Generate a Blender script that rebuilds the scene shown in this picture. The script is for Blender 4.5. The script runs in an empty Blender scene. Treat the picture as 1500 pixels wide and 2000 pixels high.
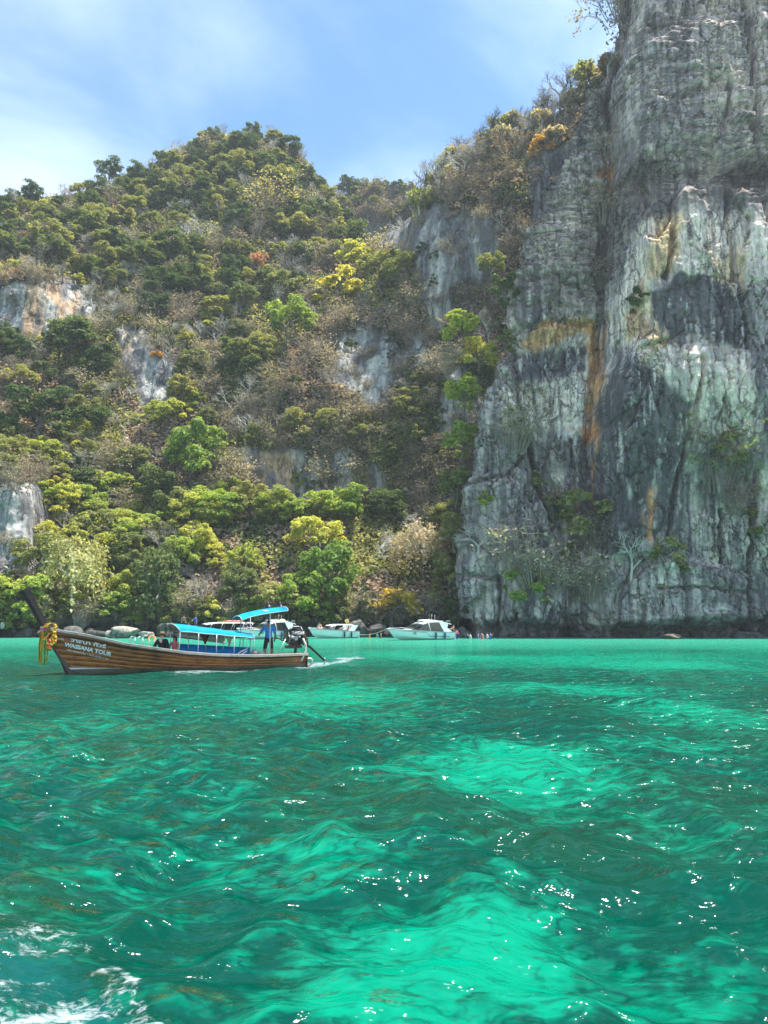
import bpy, bmesh, math, random
import numpy as np
from mathutils import Vector, Matrix

# ------------------------------------------------------------ camera, sky, sun, exposure
scene = bpy.context.scene
COL = scene.collection
R = math.radians
CAM_H = 2.0
PITCH = math.atan(216 / 1500)
cam_d = bpy.data.cameras.new('camera')
cam_d.sensor_fit = 'VERTICAL'
cam_d.sensor_height = 36.0
cam_d.lens = 36.0 * 1500 / 2000
cam_d.clip_end = 3000
cam_d.clip_start = 0.05
cam = bpy.data.objects.new('camera', cam_d)
COL.objects.link(cam)
cam.location = (0, 0, CAM_H)
cam.rotation_euler = (math.pi / 2 + PITCH, 0, 0)
scene.camera = cam

SUN_EL, SUN_AZ = 72.0, 82.0        # azimuth: degrees to the right of the view direction
world = bpy.data.worlds.new('World')
scene.world = world
world.use_nodes = True
wn, wl = world.node_tree.nodes, world.node_tree.links
wn.clear()
w_out = wn.new('ShaderNodeOutputWorld')
w_bg = wn.new('ShaderNodeBackground')
w_sky = wn.new('ShaderNodeTexSky')
w_sky.sky_type = 'NISHITA'
w_sky.sun_disc = False
w_sky.sun_elevation = R(SUN_EL)
w_sky.sun_rotation = R(SUN_AZ)
w_sky.air_density = 1.1
w_sky.dust_density = 0.15
w_sky.ozone_density = 2.6
# thin cirrus: noise over the view direction, all round the sky
w_tc = wn.new('ShaderNodeTexCoord')
w_map = wn.new('ShaderNodeMapping')
w_map.inputs['Scale'].default_value = (1.0, 1.0, 1.9)
w_map.inputs['Rotation'].default_value = (0.3, 0.5, 0.2)
w_map.inputs['Location'].default_value = (0.35, 0.0, 0.6)
w_n1 = wn.new('ShaderNodeTexNoise')
w_n1.inputs['Scale'].default_value = 2.7
w_n1.inputs['Detail'].default_value = 7
w_n1.inputs['Roughness'].default_value = 0.5
w_n1.inputs['Distortion'].default_value = 0.4
w_r = wn.new('ShaderNodeMapRange')
w_r.inputs['From Min'].default_value = 0.33
w_r.inputs['From Max'].default_value = 0.82
w_r.inputs['To Max'].default_value = 0.55
w_r.interpolation_type = 'SMOOTHSTEP'
w_mix = wn.new('ShaderNodeMix')
w_mix.data_type = 'RGBA'
w_mix.inputs[7].default_value = (7.6, 8.6, 9.8, 1)
wl.new(w_tc.outputs['Generated'], w_map.inputs['Vector'])
wl.new(w_map.outputs['Vector'], w_n1.inputs['Vector'])
wl.new(w_n1.outputs['Fac'], w_r.inputs['Value'])
wl.new(w_r.outputs['Result'], w_mix.inputs[0])
w_tint = wn.new('ShaderNodeMix')
w_tint.data_type = 'RGBA'
w_tint.blend_type = 'MULTIPLY'
w_tint.inputs[0].default_value = 1.0
w_tint.inputs[7].default_value = (0.86, 1.04, 1.06, 1)
wl.new(w_sky.outputs['Color'], w_tint.inputs[6])
wl.new(w_tint.outputs[2], w_mix.inputs[6])
wl.new(w_mix.outputs[2], w_bg.inputs['Color'])
w_bg.inputs['Strength'].default_value = 0.115
wl.new(w_bg.outputs[0], w_out.inputs['Surface'])

sun_d = bpy.data.lights.new('sun', 'SUN')
sun_d.energy = 5.0
sun_d.angle = R(0.55)
sun_d.color = (1.0, 0.955, 0.88)
sun = bpy.data.objects.new('sun', sun_d)
COL.objects.link(sun)
_sd = Vector((math.sin(R(SUN_AZ)) * math.cos(R(SUN_EL)), math.cos(R(SUN_AZ)) * math.cos(R(SUN_EL)), math.sin(R(SUN_EL))))
sun.rotation_euler = _sd.to_track_quat('Z', 'Y').to_euler()
sun.location = (60, 40, 200)

scene.render.engine = 'CYCLES'
scene.cycles.use_denoising = True
scene.cycles.denoising_prefilter = 'NONE'
scene.cycles.max_bounces = 7
scene.cycles.diffuse_bounces = 3
scene.cycles.glossy_bounces = 3
scene.cycles.transmission_bounces = 3
scene.cycles.transparent_max_bounces = 6
scene.cycles.volume_bounces = 0
scene.cycles.sample_clamp_indirect = 4.0
scene.cycles.sample_clamp_direct = 8.0
scene.cycles.caustics_reflective = False
scene.cycles.caustics_refractive = False
vs = scene.view_settings
vs.view_transform = 'Standard'
vs.look = 'None'
vs.gamma = 1.0
vs.use_curve_mapping = False
vs.exposure = 1.05

# ------------------------------------------------------------ helpers
CP, SP = math.cos(PITCH), math.sin(PITCH)
def at(u, v, Y):
    """point on the ground plan distance Y that shows at photo pixel (u, v) (works on arrays)"""
    cx = (np.asarray(u, float) - 750) / 1500
    cy = (1000 - np.asarray(v, float)) / 1500
    yy = CP - cy * SP
    zz = SP + cy * CP
    t = np.asarray(Y, float) / yy
    return np.stack(np.broadcast_arrays(cx * t, np.asarray(Y, float), CAM_H + zz * t), -1)
def on_water(u, v):
    cy = (1000 - v) / 1500
    yy = CP - cy * SP
    zz = SP + cy * CP
    t = -CAM_H / zz
    return Vector(((u - 750) / 1500 * t, yy * t, 0))
def project(P):
    P = np.asarray(P, float)
    x, y, z = P[..., 0], P[..., 1], P[..., 2] - CAM_H
    d = y * CP + z * SP
    w = z * CP - y * SP
    d = np.maximum(d, 0.1)
    return 750 + 1500 * x / d, 1000 - 1500 * w / d
def px_m(v, Y):
    """metres per photo pixel at plan distance Y on row v"""
    cy = (1000 - v) / 1500
    return Y / (CP - cy * SP) / 1500

def _hash(i, j, k, seed):
    h = (i.astype(np.int64) * 374761393 + j.astype(np.int64) * 668265263 + k.astype(np.int64) * 2147483647 + seed * 144665) & 0xffffffff
    h = ((h ^ (h >> 13)) * 1274126177) & 0xffffffff
    h = ((h ^ (h >> 16)) * 2246822519) & 0xffffffff
    return ((h ^ (h >> 15)) & 0xffff).astype(np.float32) / 32767.5 - 1
def vnoise(p, seed=0):
    f0 = np.floor(p)
    f = (p - f0).astype(np.float32)
    f = f * f * f * (f * (f * 6 - 15) + 10)
    i, j, k = (f0[..., a].astype(np.int64) for a in range(3))
    out = 0
    for a in (0, 1):
        for b in (0, 1):
            for c in (0, 1):
                w = (f[..., 0] if a else 1 - f[..., 0]) * (f[..., 1] if b else 1 - f[..., 1]) * (f[..., 2] if c else 1 - f[..., 2])
                out = out + w * _hash(i + a, j + b, k + c, seed)
    return out
def fbm(p, octv=5, seed=0, gain=0.5):
    s, a, tot = 0, 1.0, 0
    p = np.array(p, float)
    for o in range(octv):
        s = s + a * vnoise(p, seed + o * 17)
        tot += a
        a *= gain
        p = p * 2.03 + 3.1
    return s / tot * 1.5
def ridged(p, octv=4, seed=0):
    s, a, tot = 0, 1.0, 0
    p = np.array(p, float)
    for o in range(octv):
        s = s + a * (1 - 2 * np.abs(vnoise(p, seed + o * 17)))
        tot += a
        a *= 0.5
        p = p * 2.03 + 1.7
    return s / tot
def sc3(P, a, b, c):
    return P * np.array((a, b, c))
def sstep(a, b, x):
    t = np.clip((x - a) / (b - a), 0, 1)
    return t * t * (3 - 2 * t)
def worley(x, z, seed):
    """jittered cells: value of the nearest cell and the distance to its border"""
    ix, iz = np.floor(x), np.floor(z)
    b1 = np.full(x.shape, 1e9); b2 = b1.copy(); val = np.zeros(x.shape)
    for a in (-1, 0, 1):
        for b in (-1, 0, 1):
            cx, cz = ix + a, iz + b
            k = np.zeros_like(cx)
            jx = cx + .5 + .42 * _hash(cx, cz, k, seed)
            jz = cz + .5 + .42 * _hash(cx, cz, k + 1, seed)
            d = np.hypot(x - jx, z - jz)
            n = d < b1
            b2 = np.where(n, b1, np.minimum(b2, d))
            val = np.where(n, _hash(cx, cz, k + 2, seed), val)
            b1 = np.where(n, d, b1)
    return val, b2 - b1
def seg_dist(u, v, pts):
    """distance of arrays (u, v) to a polyline, and the position along it 0..1"""
    best = np.full(np.shape(u), 1e9)
    for (x0, y0), (x1, y1) in zip(pts[:-1], pts[1:]):
        dx, dy = x1 - x0, y1 - y0
        t = np.clip(((u - x0) * dx + (v - y0) * dy) / (dx * dx + dy * dy), 0, 1)
        best = np.minimum(best, np.hypot(u - x0 - t * dx, v - y0 - t * dy))
    return best
def in_poly(u, v, pts):
    inside = np.zeros(np.shape(u), bool)
    n = len(pts)
    for i in range(n):
        x0, y0 = pts[i]
        x1, y1 = pts[(i + 1) % n]
        c = ((y0 > v) != (y1 > v)) & (u < (x1 - x0) * (v - y0) / (y1 - y0 + 1e-9) + x0)
        inside ^= c
    return inside
def soft_poly(u, v, pts, soft=20):
    d = seg_dist(u, v, list(pts) + [pts[0]])
    return sstep(-soft, soft, np.where(in_poly(u, v, pts), d, -d))

def link(o, parent=None):
    COL.objects.link(o)
    if parent is not None:
        o.parent = parent
    return o
def np_mesh(name, V, F, smooth=True, mats=(), fmat=None, attrs=None):
    """mesh from arrays; F is (n,3) or (n,4), -1 in the last column marks a triangle"""
    me = bpy.data.meshes.new(name)
    V = np.asarray(V, np.float32)
    F = np.asarray(F, np.int32)
    if F.shape[1] == 4 and (F[:, 3] < 0).any():
        cnt = np.where(F[:, 3] < 0, 3, 4)
        flat = F.ravel()
        flat = flat[flat >= 0]
    else:
        cnt = np.full(len(F), F.shape[1])
        flat = F.ravel()
    me.vertices.add(len(V))
    me.vertices.foreach_set('co', V.ravel())
    me.loops.add(len(flat))
    me.loops.foreach_set('vertex_index', flat.astype(np.int32))
    me.polygons.add(len(F))
    st = np.concatenate(([0], np.cumsum(cnt)[:-1])).astype(np.int32)
    me.polygons.foreach_set('loop_start', st)
    me.polygons.foreach_set('loop_total', cnt.astype(np.int32))
    me.polygons.foreach_set('use_smooth', np.full(len(F), smooth, bool))
    for m in mats:
        me.materials.append(m)
    if fmat is not None:
        me.polygons.foreach_set('material_index', np.asarray(fmat, np.int32))
    for k, a in (attrs or {}).items():
        a = np.asarray(a, np.float32)
        if a.ndim == 1:
            at_ = me.attributes.new(k, 'FLOAT', 'POINT')
            at_.data.foreach_set('value', a)
        else:
            at_ = me.attributes.new(k, 'FLOAT_COLOR', 'POINT')
            c = np.ones((len(a), 4), np.float32)
            c[:, :3] = a[:, :3]
            at_.data.foreach_set('color', c.ravel())
    me.update(calc_edges=True)
    me.validate()
    return me
def grid_faces(nr, nc):
    i = np.arange(nr - 1)[:, None] * nc + np.arange(nc - 1)[None, :]
    i = i.ravel()
    return np.stack((i, i + 1, i + nc + 1, i + nc), 1)
def obj(name, me, parent=None, loc=None, rot=None):
    o = bpy.data.objects.new(name, me)
    if loc is not None:
        o.location = loc
    if rot is not None:
        o.rotation_euler = rot
    return link(o, parent)
def tag(o, label, cat, group=None):
    o['label'] = label
    o['category'] = cat
    if group:
        o['group'] = group
    return o
def struct(o):
    o['kind'] = 'structure'
    return o
def thing(name, label, cat, loc=(0, 0, 0), rot=(0, 0, 0), group=None):
    o = bpy.data.objects.new(name, None)
    o.empty_display_size = 0.2
    o.location = loc
    o.rotation_euler = rot
    return tag(link(o), label, cat, group)

# ---- materials
def node_mat(name):
    m = bpy.data.materials.new(name)
    m.use_nodes = True
    n, l = m.node_tree.nodes, m.node_tree.links
    return m, n, l, n['Principled BSDF']
def nd(n, kind, **kw):
    x = n.new(kind)
    for k, v in kw.items():
        x.inputs[k.replace('_', ' ')].default_value = v
    return x
def mixc(n, l, fac, a, b, mode='MIX'):
    x = n.new('ShaderNodeMix')
    x.data_type = 'RGBA'
    x.blend_type = mode
    for sock, val in ((x.inputs[0], fac), (x.inputs[6], a), (x.inputs[7], b)):
        if hasattr(val, 'is_linked'):
            l.new(val, sock)
        elif isinstance(val, (int, float)):
            sock.default_value = val
        else:
            sock.default_value = (*val, 1)
    return x.outputs[2]
def ramp(n, l, src, lo, hi, a=0.0, b=1.0):
    x = n.new('ShaderNodeMapRange')
    x.inputs['From Min'].default_value = lo
    x.inputs['From Max'].default_value = hi
    x.inputs['To Min'].default_value = a
    x.inputs['To Max'].default_value = b
    l.new(src, x.inputs['Value'])
    return x.outputs['Result']
_mats = {}
def M(name, col=(0.5, 0.5, 0.5), rough=0.5, var=0.12, scale=6.0, metal=0.0, bump=0.0, spec=0.5, rand=0.0):
    """plain paint / cloth / metal material with a little wear and grain"""
    if name in _mats:
        return _mats[name]
    m, n, l, p = node_mat(name)
    tc = n.new('ShaderNodeTexCoord')
    no = nd(n, 'ShaderNodeTexNoise', Scale=scale, Detail=5.0, Roughness=0.6)
    l.new(tc.outputs['Object'], no.inputs['Vector'])
    f = ramp(n, l, no.outputs['Fac'], 0.3, 0.7)
    dark = tuple(c * (1 - var * 1.6) for c in col)
    lite = tuple(min(1, c * (1 + var * 0.7)) for c in col)
    c = mixc(n, l, f, dark, lite)
    if rand:
        oi = n.new('ShaderNodeObjectInfo')
        g = ramp(n, l, oi.outputs['Random'], 0, 1, 1 - rand, 1 + rand * 0.6)
        hs = n.new('ShaderNodeHueSaturation')
        l.new(g, hs.inputs['Value'])
        l.new(c, hs.inputs['Color'])
        c = hs.outputs['Color']
    l.new(c, p.inputs['Base Color'])
    p.inputs['Roughness'].default_value = rough
    p.inputs['Metallic'].default_value = metal
    p.inputs['Specular IOR Level'].default_value = spec
    if bump:
        b = nd(n, 'ShaderNodeBump', Strength=bump, Distance=0.02)
        l.new(no.outputs['Fac'], b.inputs['Height'])
        l.new(b.outputs['Normal'], p.inputs['Normal'])
    _mats[name] = m
    return m
# ------------------------------------------------------------ rock material: stain colours live on the rock (attribute), grain and fine relief from noise
def rock_material(name, streak=1.0, strata=0.5):
    m, n, l, p = node_mat(name)
    geo = n.new('ShaderNodeNewGeometry')
    a = n.new('ShaderNodeAttribute')
    a.attribute_name = 'stain'
    # vertical streaks
    mp = n.new('ShaderNodeMapping')
    mp.inputs['Scale'].default_value = (1.1, 1.1, 0.11)
    l.new(geo.outputs['Position'], mp.inputs['Vector'])
    n1 = nd(n, 'ShaderNodeTexNoise', Scale=1.0, Detail=4.0, Roughness=0.65, Distortion=0.5)
    l.new(mp.outputs['Vector'], n1.inputs['Vector'])
    # bedding lines
    mp2 = n.new('ShaderNodeMapping')
    mp2.inputs['Scale'].default_value = (0.10, 0.10, 2.2)
    l.new(geo.outputs['Position'], mp2.inputs['Vector'])
    n2 = nd(n, 'ShaderNodeTexNoise', Scale=1.0, Detail=3.0, Roughness=0.7, Distortion=1.6)
    l.new(mp2.outputs['Vector'], n2.inputs['Vector'])
    n3 = nd(n, 'ShaderNodeTexNoise', Scale=1.3, Detail=5.0, Roughness=0.7)
    l.new(geo.outputs['Position'], n3.inputs['Vector'])
    c = a.outputs['Color']
    f1 = ramp(n, l, n1.outputs['Fac'], 0.40, 0.60)
    lo = mixc(n, l, 1.0, c, (0.60, 0.62, 0.65), 'MULTIPLY')
    hi = mixc(n, l, 1.0, c, (1.3, 1.28, 1.22), 'MULTIPLY')
    c1 = mixc(n, l, f1, lo, hi)
    ab = n.new('ShaderNodeAttribute')
    ab.attribute_name = 'bedded'
    f2r = ramp(n, l, n2.outputs['Fac'], 0.36, 0.5)
    om = n.new('ShaderNodeMath')
    om.operation = 'SUBTRACT'
    om.inputs[0].default_value = 1.0
    l.new(f2r, om.inputs[1])
    mm = n.new('ShaderNodeMath')
    mm.operation = 'MULTIPLY'
    l.new(om.outputs[0], mm.inputs[0])
    l.new(ab.outputs['Fac'], mm.inputs[1])
    f2 = ramp(n, l, mm.outputs[0], 0, 1, 1, 0)
    c2 = mixc(n, l, f2, mixc(n, l, 1.0, c1, (0.55, 0.57, 0.6), 'MULTIPLY'), c1)
    # thin open joints
    wv = n.new('ShaderNodeVectorMath'); wv.operation = 'MULTIPLY_ADD'
    l.new(n3.outputs['Color'], wv.inputs[0]); wv.inputs[1].default_value = (1.4, 1.4, 1.4); l.new(geo.outputs['Position'], wv.inputs[2])
    mp3 = n.new('ShaderNodeMapping'); mp3.inputs['Scale'].default_value = (0.75, 0.75, 0.22)
    l.new(wv.outputs[0], mp3.inputs['Vector'])
    vo = n.new('ShaderNodeTexVoronoi'); vo.feature = 'DISTANCE_TO_EDGE'; vo.inputs['Scale'].default_value = 1.0
    l.new(mp3.outputs['Vector'], vo.inputs['Vector'])
    jt = ramp(n, l, vo.outputs['Distance'], 0.0, 0.05)
    n4 = nd(n, 'ShaderNodeTexNoise', Scale=0.16, Detail=2.0)
    l.new(geo.outputs['Position'], n4.inputs['Vector'])
    jm = n.new('ShaderNodeMath'); jm.operation = 'MAXIMUM'
    l.new(jt, jm.inputs[0]); l.new(ramp(n, l, n4.outputs['Fac'], 0.44, 0.56), jm.inputs[1])
    c2 = mixc(n, l, jm.outputs[0], mixc(n, l, 1.0, c2, (0.42, 0.41, 0.41), 'MULTIPLY'), c2)
    n5 = nd(n, 'ShaderNodeTexNoise', Scale=4.5, Detail=4.0, Roughness=0.75)
    l.new(geo.outputs['Position'], n5.inputs['Vector'])
    c2 = mixc(n, l, ramp(n, l, n5.outputs['Fac'], 0.34, 0.46), mixc(n, l, 1.0, c2, (0.72, 0.71, 0.71), 'MULTIPLY'), c2)
    f3 = ramp(n, l, n3.outputs['Fac'], 0.3, 0.7, 0.68, 1.35)
    g = n.new('ShaderNodeHueSaturation')
    l.new(f3, g.inputs['Value'])
    l.new(c2, g.inputs['Color'])
    l.new(g.outputs['Color'], p.inputs['Base Color'])
    p.inputs['Roughness'].default_value = 0.88
    p.inputs['Specular IOR Level'].default_value = 0.25
    add = n.new('ShaderNodeMath')
    add.operation = 'ADD'
    l.new(n3.outputs['Fac'], add.inputs[0])
    l.new(n1.outputs['Fac'], add.inputs[1])
    add2 = n.new('ShaderNodeMath')
    add2.operation = 'ADD'
    l.new(add.outputs[0], add2.inputs[0])
    l.new(f2, add2.inputs[1])
    add3 = n.new('ShaderNodeMath')
    add3.operation = 'ADD'
    l.new(add2.outputs[0], add3.inputs[0])
    l.new(jm.outputs[0], add3.inputs[1])
    b = nd(n, 'ShaderNodeBump', Strength=0.9, Distance=0.24)
    l.new(add3.outputs[0], b.inputs['Height'])
    l.new(b.outputs['Normal'], p.inputs['Normal'])
    return m
ROCK = rock_material('limestone')

# ------------------------------------------------------------ the cliff on the right
GREY = np.array((0.450, 0.385, 0.365)); DARK = np.array((0.110, 0.100, 0.106)); PALE = np.array((0.82, 0.68, 0.56))
OCHRE = np.array((0.72, 0.47, 0.21)); RUST = np.array((0.60, 0.25, 0.09)); ALGA = np.array((0.215, 0.172, 0.145)); WHITE = np.array((0.74, 0.64, 0.60))
WETB = np.array((0.10, 0.095, 0.088))

EDGE = [(-10, 905), (1250, 905), (1130, 900), (1000, 902), (900, 908), (800, 922), (750, 945), (705, 982), (640, 990), (560, 1003), (430, 1040), (300, 1082), (200, 1120), (120, 1150), (0, 1190), (-200, 1200)]
ev = np.array([e[0] for e in EDGE[1:]])[::-1]
eu = np.array([e[1] for e in EDGE[1:]])[::-1]
eu_seen = eu.copy()
eu = eu + np.interp(ev, [0, 250, 600, 720, 1250], [40, 24, 10, 26, 30])
Y_CLIFF = 106.0
zs = np.concatenate((np.linspace(-3, 9, 110), np.linspace(9.13, 100, 560), np.linspace(101, 125, 24)))
# columns: the side wall that runs back behind the left edge, then the face
side_n, face_n = 60, 430
e_side = np.linspace(1, 0, side_n, endpoint=False)
e_face = np.concatenate((np.linspace(0, 62, 400), np.linspace(63, 150, face_n - 400)))
NC, NR = side_n + face_n, len(zs)
ZZ = np.repeat(zs[:, None], NC, 1)
# x of the left edge for each height
_zz_v = np.array([float(at(750, v, Y_CLIFF)[2]) for v in ev])
_xe = np.array([float(at(u, v, Y_CLIFF)[0]) for u, v in zip(eu, ev)])
o_ = np.argsort(_zz_v)
xe = np.interp(zs, _zz_v[o_], _xe[o_])
X = np.zeros((NR, NC)); Yc = np.zeros((NR, NC))
sd = e_side[None, :]
X[:, :side_n] = xe[:, None] + 3.2 * (1 - np.cos((1 - sd) * 0)) + 16 * sd ** 1.5
Yc[:, :side_n] = Y_CLIFF + 1.2 + 46 * sd
X[:, side_n:] = xe[:, None] + e_face[None, :] * (1 - 0.0 * xe[:, None])
# rounded corner, whole face leans back a little and drifts nearer to the right
rnd_c = np.exp(-e_face / 2.2)[None, :] * 1.6
Yc[:, side_n:] = Y_CLIFF + rnd_c - 0.03 * e_face[None, :] + 0.045 * np.maximum(ZZ[:, side_n:], 0)
Yc[:, :side_n] += 0.045 * np.maximum(ZZ[:, :side_n], 0) + 0.4
P0 = np.stack((X, Yc, ZZ), -1)
U, V_ = project(P0)
fm = np.zeros((NR, NC)); fm[:, side_n:] = 1
fm_s = np.clip((np.arange(NC) - side_n + 12) / 24, 0, 1)[None, :] * np.ones((NR, 1))
wob = fbm(sc3(P0, .07, .07, .07), 4, 5)
Uw = U + 14 * wob + 7 * fbm(sc3(P0, .3, .3, .3), 3, 7)
Vw = V_ + 14 * fbm(sc3(P0, .08, .08, .08), 4, 9) + 6 * fbm(sc3(P0, .35, .35, .35), 3, 11)

D = np.zeros((NR, NC))       # positive = towards the viewer, metres
# the tower right of the fissure stands forward
fiss = [(1215, -80), (1205, 60), (1192, 200), (1186, 330), (1180, 450), (1172, 560), (1166, 700), (1160, 850), (1150, 970), (1148, 1060)]
fx = np.interp(V_, [p[1] for p in fiss], [p[0] for p in fiss])
tow = sstep(-2, 44, Uw - fx)
D += 6.5 * tow * (0.35 + 0.65 * sstep(1000, 760, V_)) - 1.0
D -= 4.2 * np.exp(-((Uw - fx) / 10) ** 2) * sstep(1090, 900, V_) * (.6 + .4 * fbm(sc3(P0, .1, .1, .06), 3, 33))
# lower left pillar stands proud, upper left wall steps back along the ledge at v~690
D += 2.2 * soft_poly(Uw, Vw, [(860, 700), (995, 695), (1025, 830), (1052, 935), (1088, 1050), (1100, 1300), (850, 1300)], 10)
D += 0.9 * soft_poly(Uw, Vw, [(850, 955), (985, 935), (1060, 1000), (1100, 1300), (850, 1300)], 7)
D += 1.2 * soft_poly(Uw, Vw, [(960, 470), (1160, 470), (1165, 650), (960, 650)], 22)
# slab of the tower below the cap, set forward; recess under the cap
slab = soft_poly(Uw, Vw, [(1222, 470), (1240, 440), (1290, 418), (1345, 405), (1385, 418), (1440, 420), (1470, 440), (1600, 380), (1700, 420), (1700, 1300), (1190, 1300), (1200, 800), (1222, 600)], 7)
D += 2.6 * slab * sstep(1150, 500, V_)
D -= 2.4 * soft_poly(Uw, Vw, [(1215, 380), (1260, 350), (1420, 365), (1600, 330), (1700, 400), (1440, 430), (1340, 412), (1240, 445)], 25)
D += 2.0 * soft_poly(Uw, Vw, [(1235, 120), (1430, 100), (1435, 330), (1250, 330)], 35)
D += 1.5 * soft_poly(Uw, Vw, [(1440, 100), (1700, 60), (1700, 330), (1445, 330)], 25)
# dark bulge in the middle of the tower foot
D += 2.0 * soft_poly(Uw, Vw, [(1180, 760), (1240, 700), (1330, 760), (1330, 1060), (1230, 1100), (1160, 1080)], 40)
D += 1.1 * soft_poly(Uw, Vw, [(1330, 760), (1460, 740), (1500, 1100), (1370, 1120)], 60)
# lower terrace blocks
D += 1.8 * soft_poly(Uw, Vw, [(1200, 1130), (1280, 1085), (1390, 1110), (1450, 1125), (1450, 1230), (1190, 1225)], 14)
D += 1.5 * soft_poly(Uw, Vw, [(985, 1090), (1150, 1060), (1200, 1120), (1180, 1240), (985, 1240)], 16)
# cracks
for pts, wd, dp in (
    ([(998, 705), (1012, 760), (1030, 850), (1050, 935), (1075, 1010), (1092, 1065)], 5, 2.6),
    ([(905, 962), (945, 945), (985, 932), (1030, 880)], 4, 1.5),
    ([(1120, 860), (1126, 940), (1118, 975), (1128, 1010)], 4, 1.0),
    ([(1287, 415), (1280, 500), (1268, 575), (1262, 600)], 4, 1.8),
    ([(1384, 420), (1382, 500), (1398, 600), (1412, 700), (1416, 725)], 4, 1.8),
    ([(1447, 420), (1450, 520), (1458, 620), (1470, 700)], 5, 2.2),
    ([(1422, -60), (1432, 80), (1438, 200), (1440, 330)], 6, 2.2),
    ([(1390, 225), (1386, 280), (1380, 300)], 4, 1.2),
    ([(1330, 740), (1325, 840), (1312, 900), (1300, 960), (1285, 1060)], 4, 1.6),
    ([(1395, 1000), (1392, 1060), (1400, 1100)], 4, 1.6),
    ([(1452, 930), (1455, 1050), (1450, 1130), (1458, 1230)], 5, 1.8),
    ([(978, 1130), (980, 1190), (974, 1225)], 4, 1.4),
    ([(905, 1132), (940, 1130), (978, 1134)], 3, 0.8),
    ([(1095, 1200), (1098, 1245)], 5, 1.4),
    ([(1248, 1190), (1252, 1245)], 5, 1.2),
    ([(1195, 1215), (1200, 1150), (1225, 1120), (1270, 1105)], 4, 1.2),
    ([(1270, 1150), (1350, 1152), (1440, 1160)], 3, 0.9),
    ([(1000, 560), (1080, 545), (1165, 562)], 4, 0.9),
    ([(985, 660), (1040, 640), (1100, 622), (1166, 630)], 5, 1.2)):
    d_ = seg_dist(U + 5 * fbm(sc3(P0, .5, .5, .5), 3, 21), V_ + 5 * fbm(sc3(P0, .5, .5, .5), 3, 22), pts)
    D -= dp * np.exp(-(d_ / wd) ** 2) * fm
# sea notch: undercut at the water line
uc = 0.6 + 0.5 * fbm(sc3(P0, .12, .12, 0), 3, 31)
D -= 2.2 * (0.7 + 0.6 * uc) * sstep(2.1 + 1.3 * uc, .7 + 0.6 * uc, ZZ) * fm_s
D -= 1.4 * np.exp(-((Uw - 1110) / 34) ** 2) * sstep(3.8, 2.4, ZZ)
# broad relief, vertical ribs, bedding ledges
D += 0.9 * fbm(sc3(P0, .06, .06, .04), 4, 41)
rib = ridged(sc3(P0, .33, .2, .03) + np.stack((wob * .5, wob * 0, wob * 0), -1), 4, 43)
beds = P0.copy()
beds[..., 2] += 1.5 * fbm(sc3(P0, .05, .05, .04), 3, 45) + 0.06 * P0[..., 0]
bed = ridged(sc3(beds, .05, .05, .55), 4, 47)
up = sstep(470, 330, Vw) * tow + sstep(640, 520, Vw) * (1 - tow)     # strongly bedded upper walls
up = np.clip(up, 0, 1)
D += 0.30 * rib * (1 - 0.6 * up) + (0.12 + 0.3 * up) * bed * 0.75
# single beds: each layer bulges and is undercut at its joint
for th_, sd_, am_ in ((1.25, 141, .72), (.62, 143, .45)):
    bz = beds[..., 2] / th_ + .35 * vnoise(sc3(P0, .25, .25, .25), sd_)
    ly = np.floor(bz); fr_ = bz - ly
    ha_ = vnoise(np.stack((P0[..., 0] * .09, ly * 3.7, ly * 0), -1), sd_ + 1)
    D += am_ * (.12 + .88 * up) * (1.05 * ha_ + .75 * (1 - np.abs(2 * fr_ - 1) ** 4) - .5) * sstep(-.5, .2, fbm(sc3(P0, .1, .1, .1), 3, sd_ + 2))
# jointed blocks: big slabs and smaller broken faces, with open joints between them
wx = P0[..., 0] + 1.6 * fbm(sc3(P0, .16, .16, .16), 3, 52) + 0.25 * fbm(sc3(P0, 1.1, 1.1, 1.1), 2, 53)
wz = P0[..., 2] + 2.2 * fbm(sc3(P0, .16, .16, .12), 3, 54) + 0.4 * fbm(sc3(P0, 1.1, 1.1, 1.1), 2, 55)
v1_, e1_ = worley(wx / 5.2 + P0[..., 1] * .05, wz / 13.0, 56)
v2_, e2_ = worley(wx / 1.9, wz / 4.2, 57)
v3_, e3_ = worley(wx / 2.6, wz / 0.9, 58)
rough_z = sstep(-.25, .35, fbm(sc3(P0, .07, .07, .06), 3, 59))
D += 0.95 * v1_ - 0.55 * sstep(.10, .0, e1_) * (.35 + .65 * rough_z)
D += (0.30 * v2_ - 0.42 * sstep(.10, .0, e2_)) * (.35 + .65 * rough_z) * (1 - .7 * up)
v4_, e4_ = worley(wx / 1.15 + 7, wz / 11.0, 91)
D -= 0.45 * sstep(.07, .0, e4_) * (1 - .8 * up) * sstep(-.1, .3, fbm(sc3(P0, .12, .12, .1), 3, 93))
D += (0.42 * v3_ - 0.22 * sstep(.16, .0, e3_)) * up
D += 0.40 * fbm(sc3(P0, .5, .5, .4), 5, 49, .6)
nz = np.zeros((NR, NC, 3))
gx = np.gradient(P0, axis=1); gz = np.gradient(P0, axis=0)
nz = np.cross(gx, gz)
nz /= np.linalg.norm(nz, axis=-1, keepdims=True) + 1e-9
sgn = np.where(nz[..., 1:2] > 0, -1, 1)
nz = nz * sgn
nz[:, :side_n] = np.where(nz[:, :side_n, 0:1] > 0, -nz[:, :side_n], nz[:, :side_n])
# blend the normals round the corner so that nothing tears
k_ = np.ones(15) / 15
for a_ in range(3):
    nz[..., a_] = np.apply_along_axis(lambda r: np.convolve(np.pad(r, 7, 'edge'), k_, 'valid'), 1, nz[..., a_])
nz /= np.linalg.norm(nz, axis=-1, keepdims=True)
CLIFF = P0 + nz * D[..., None]

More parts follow.
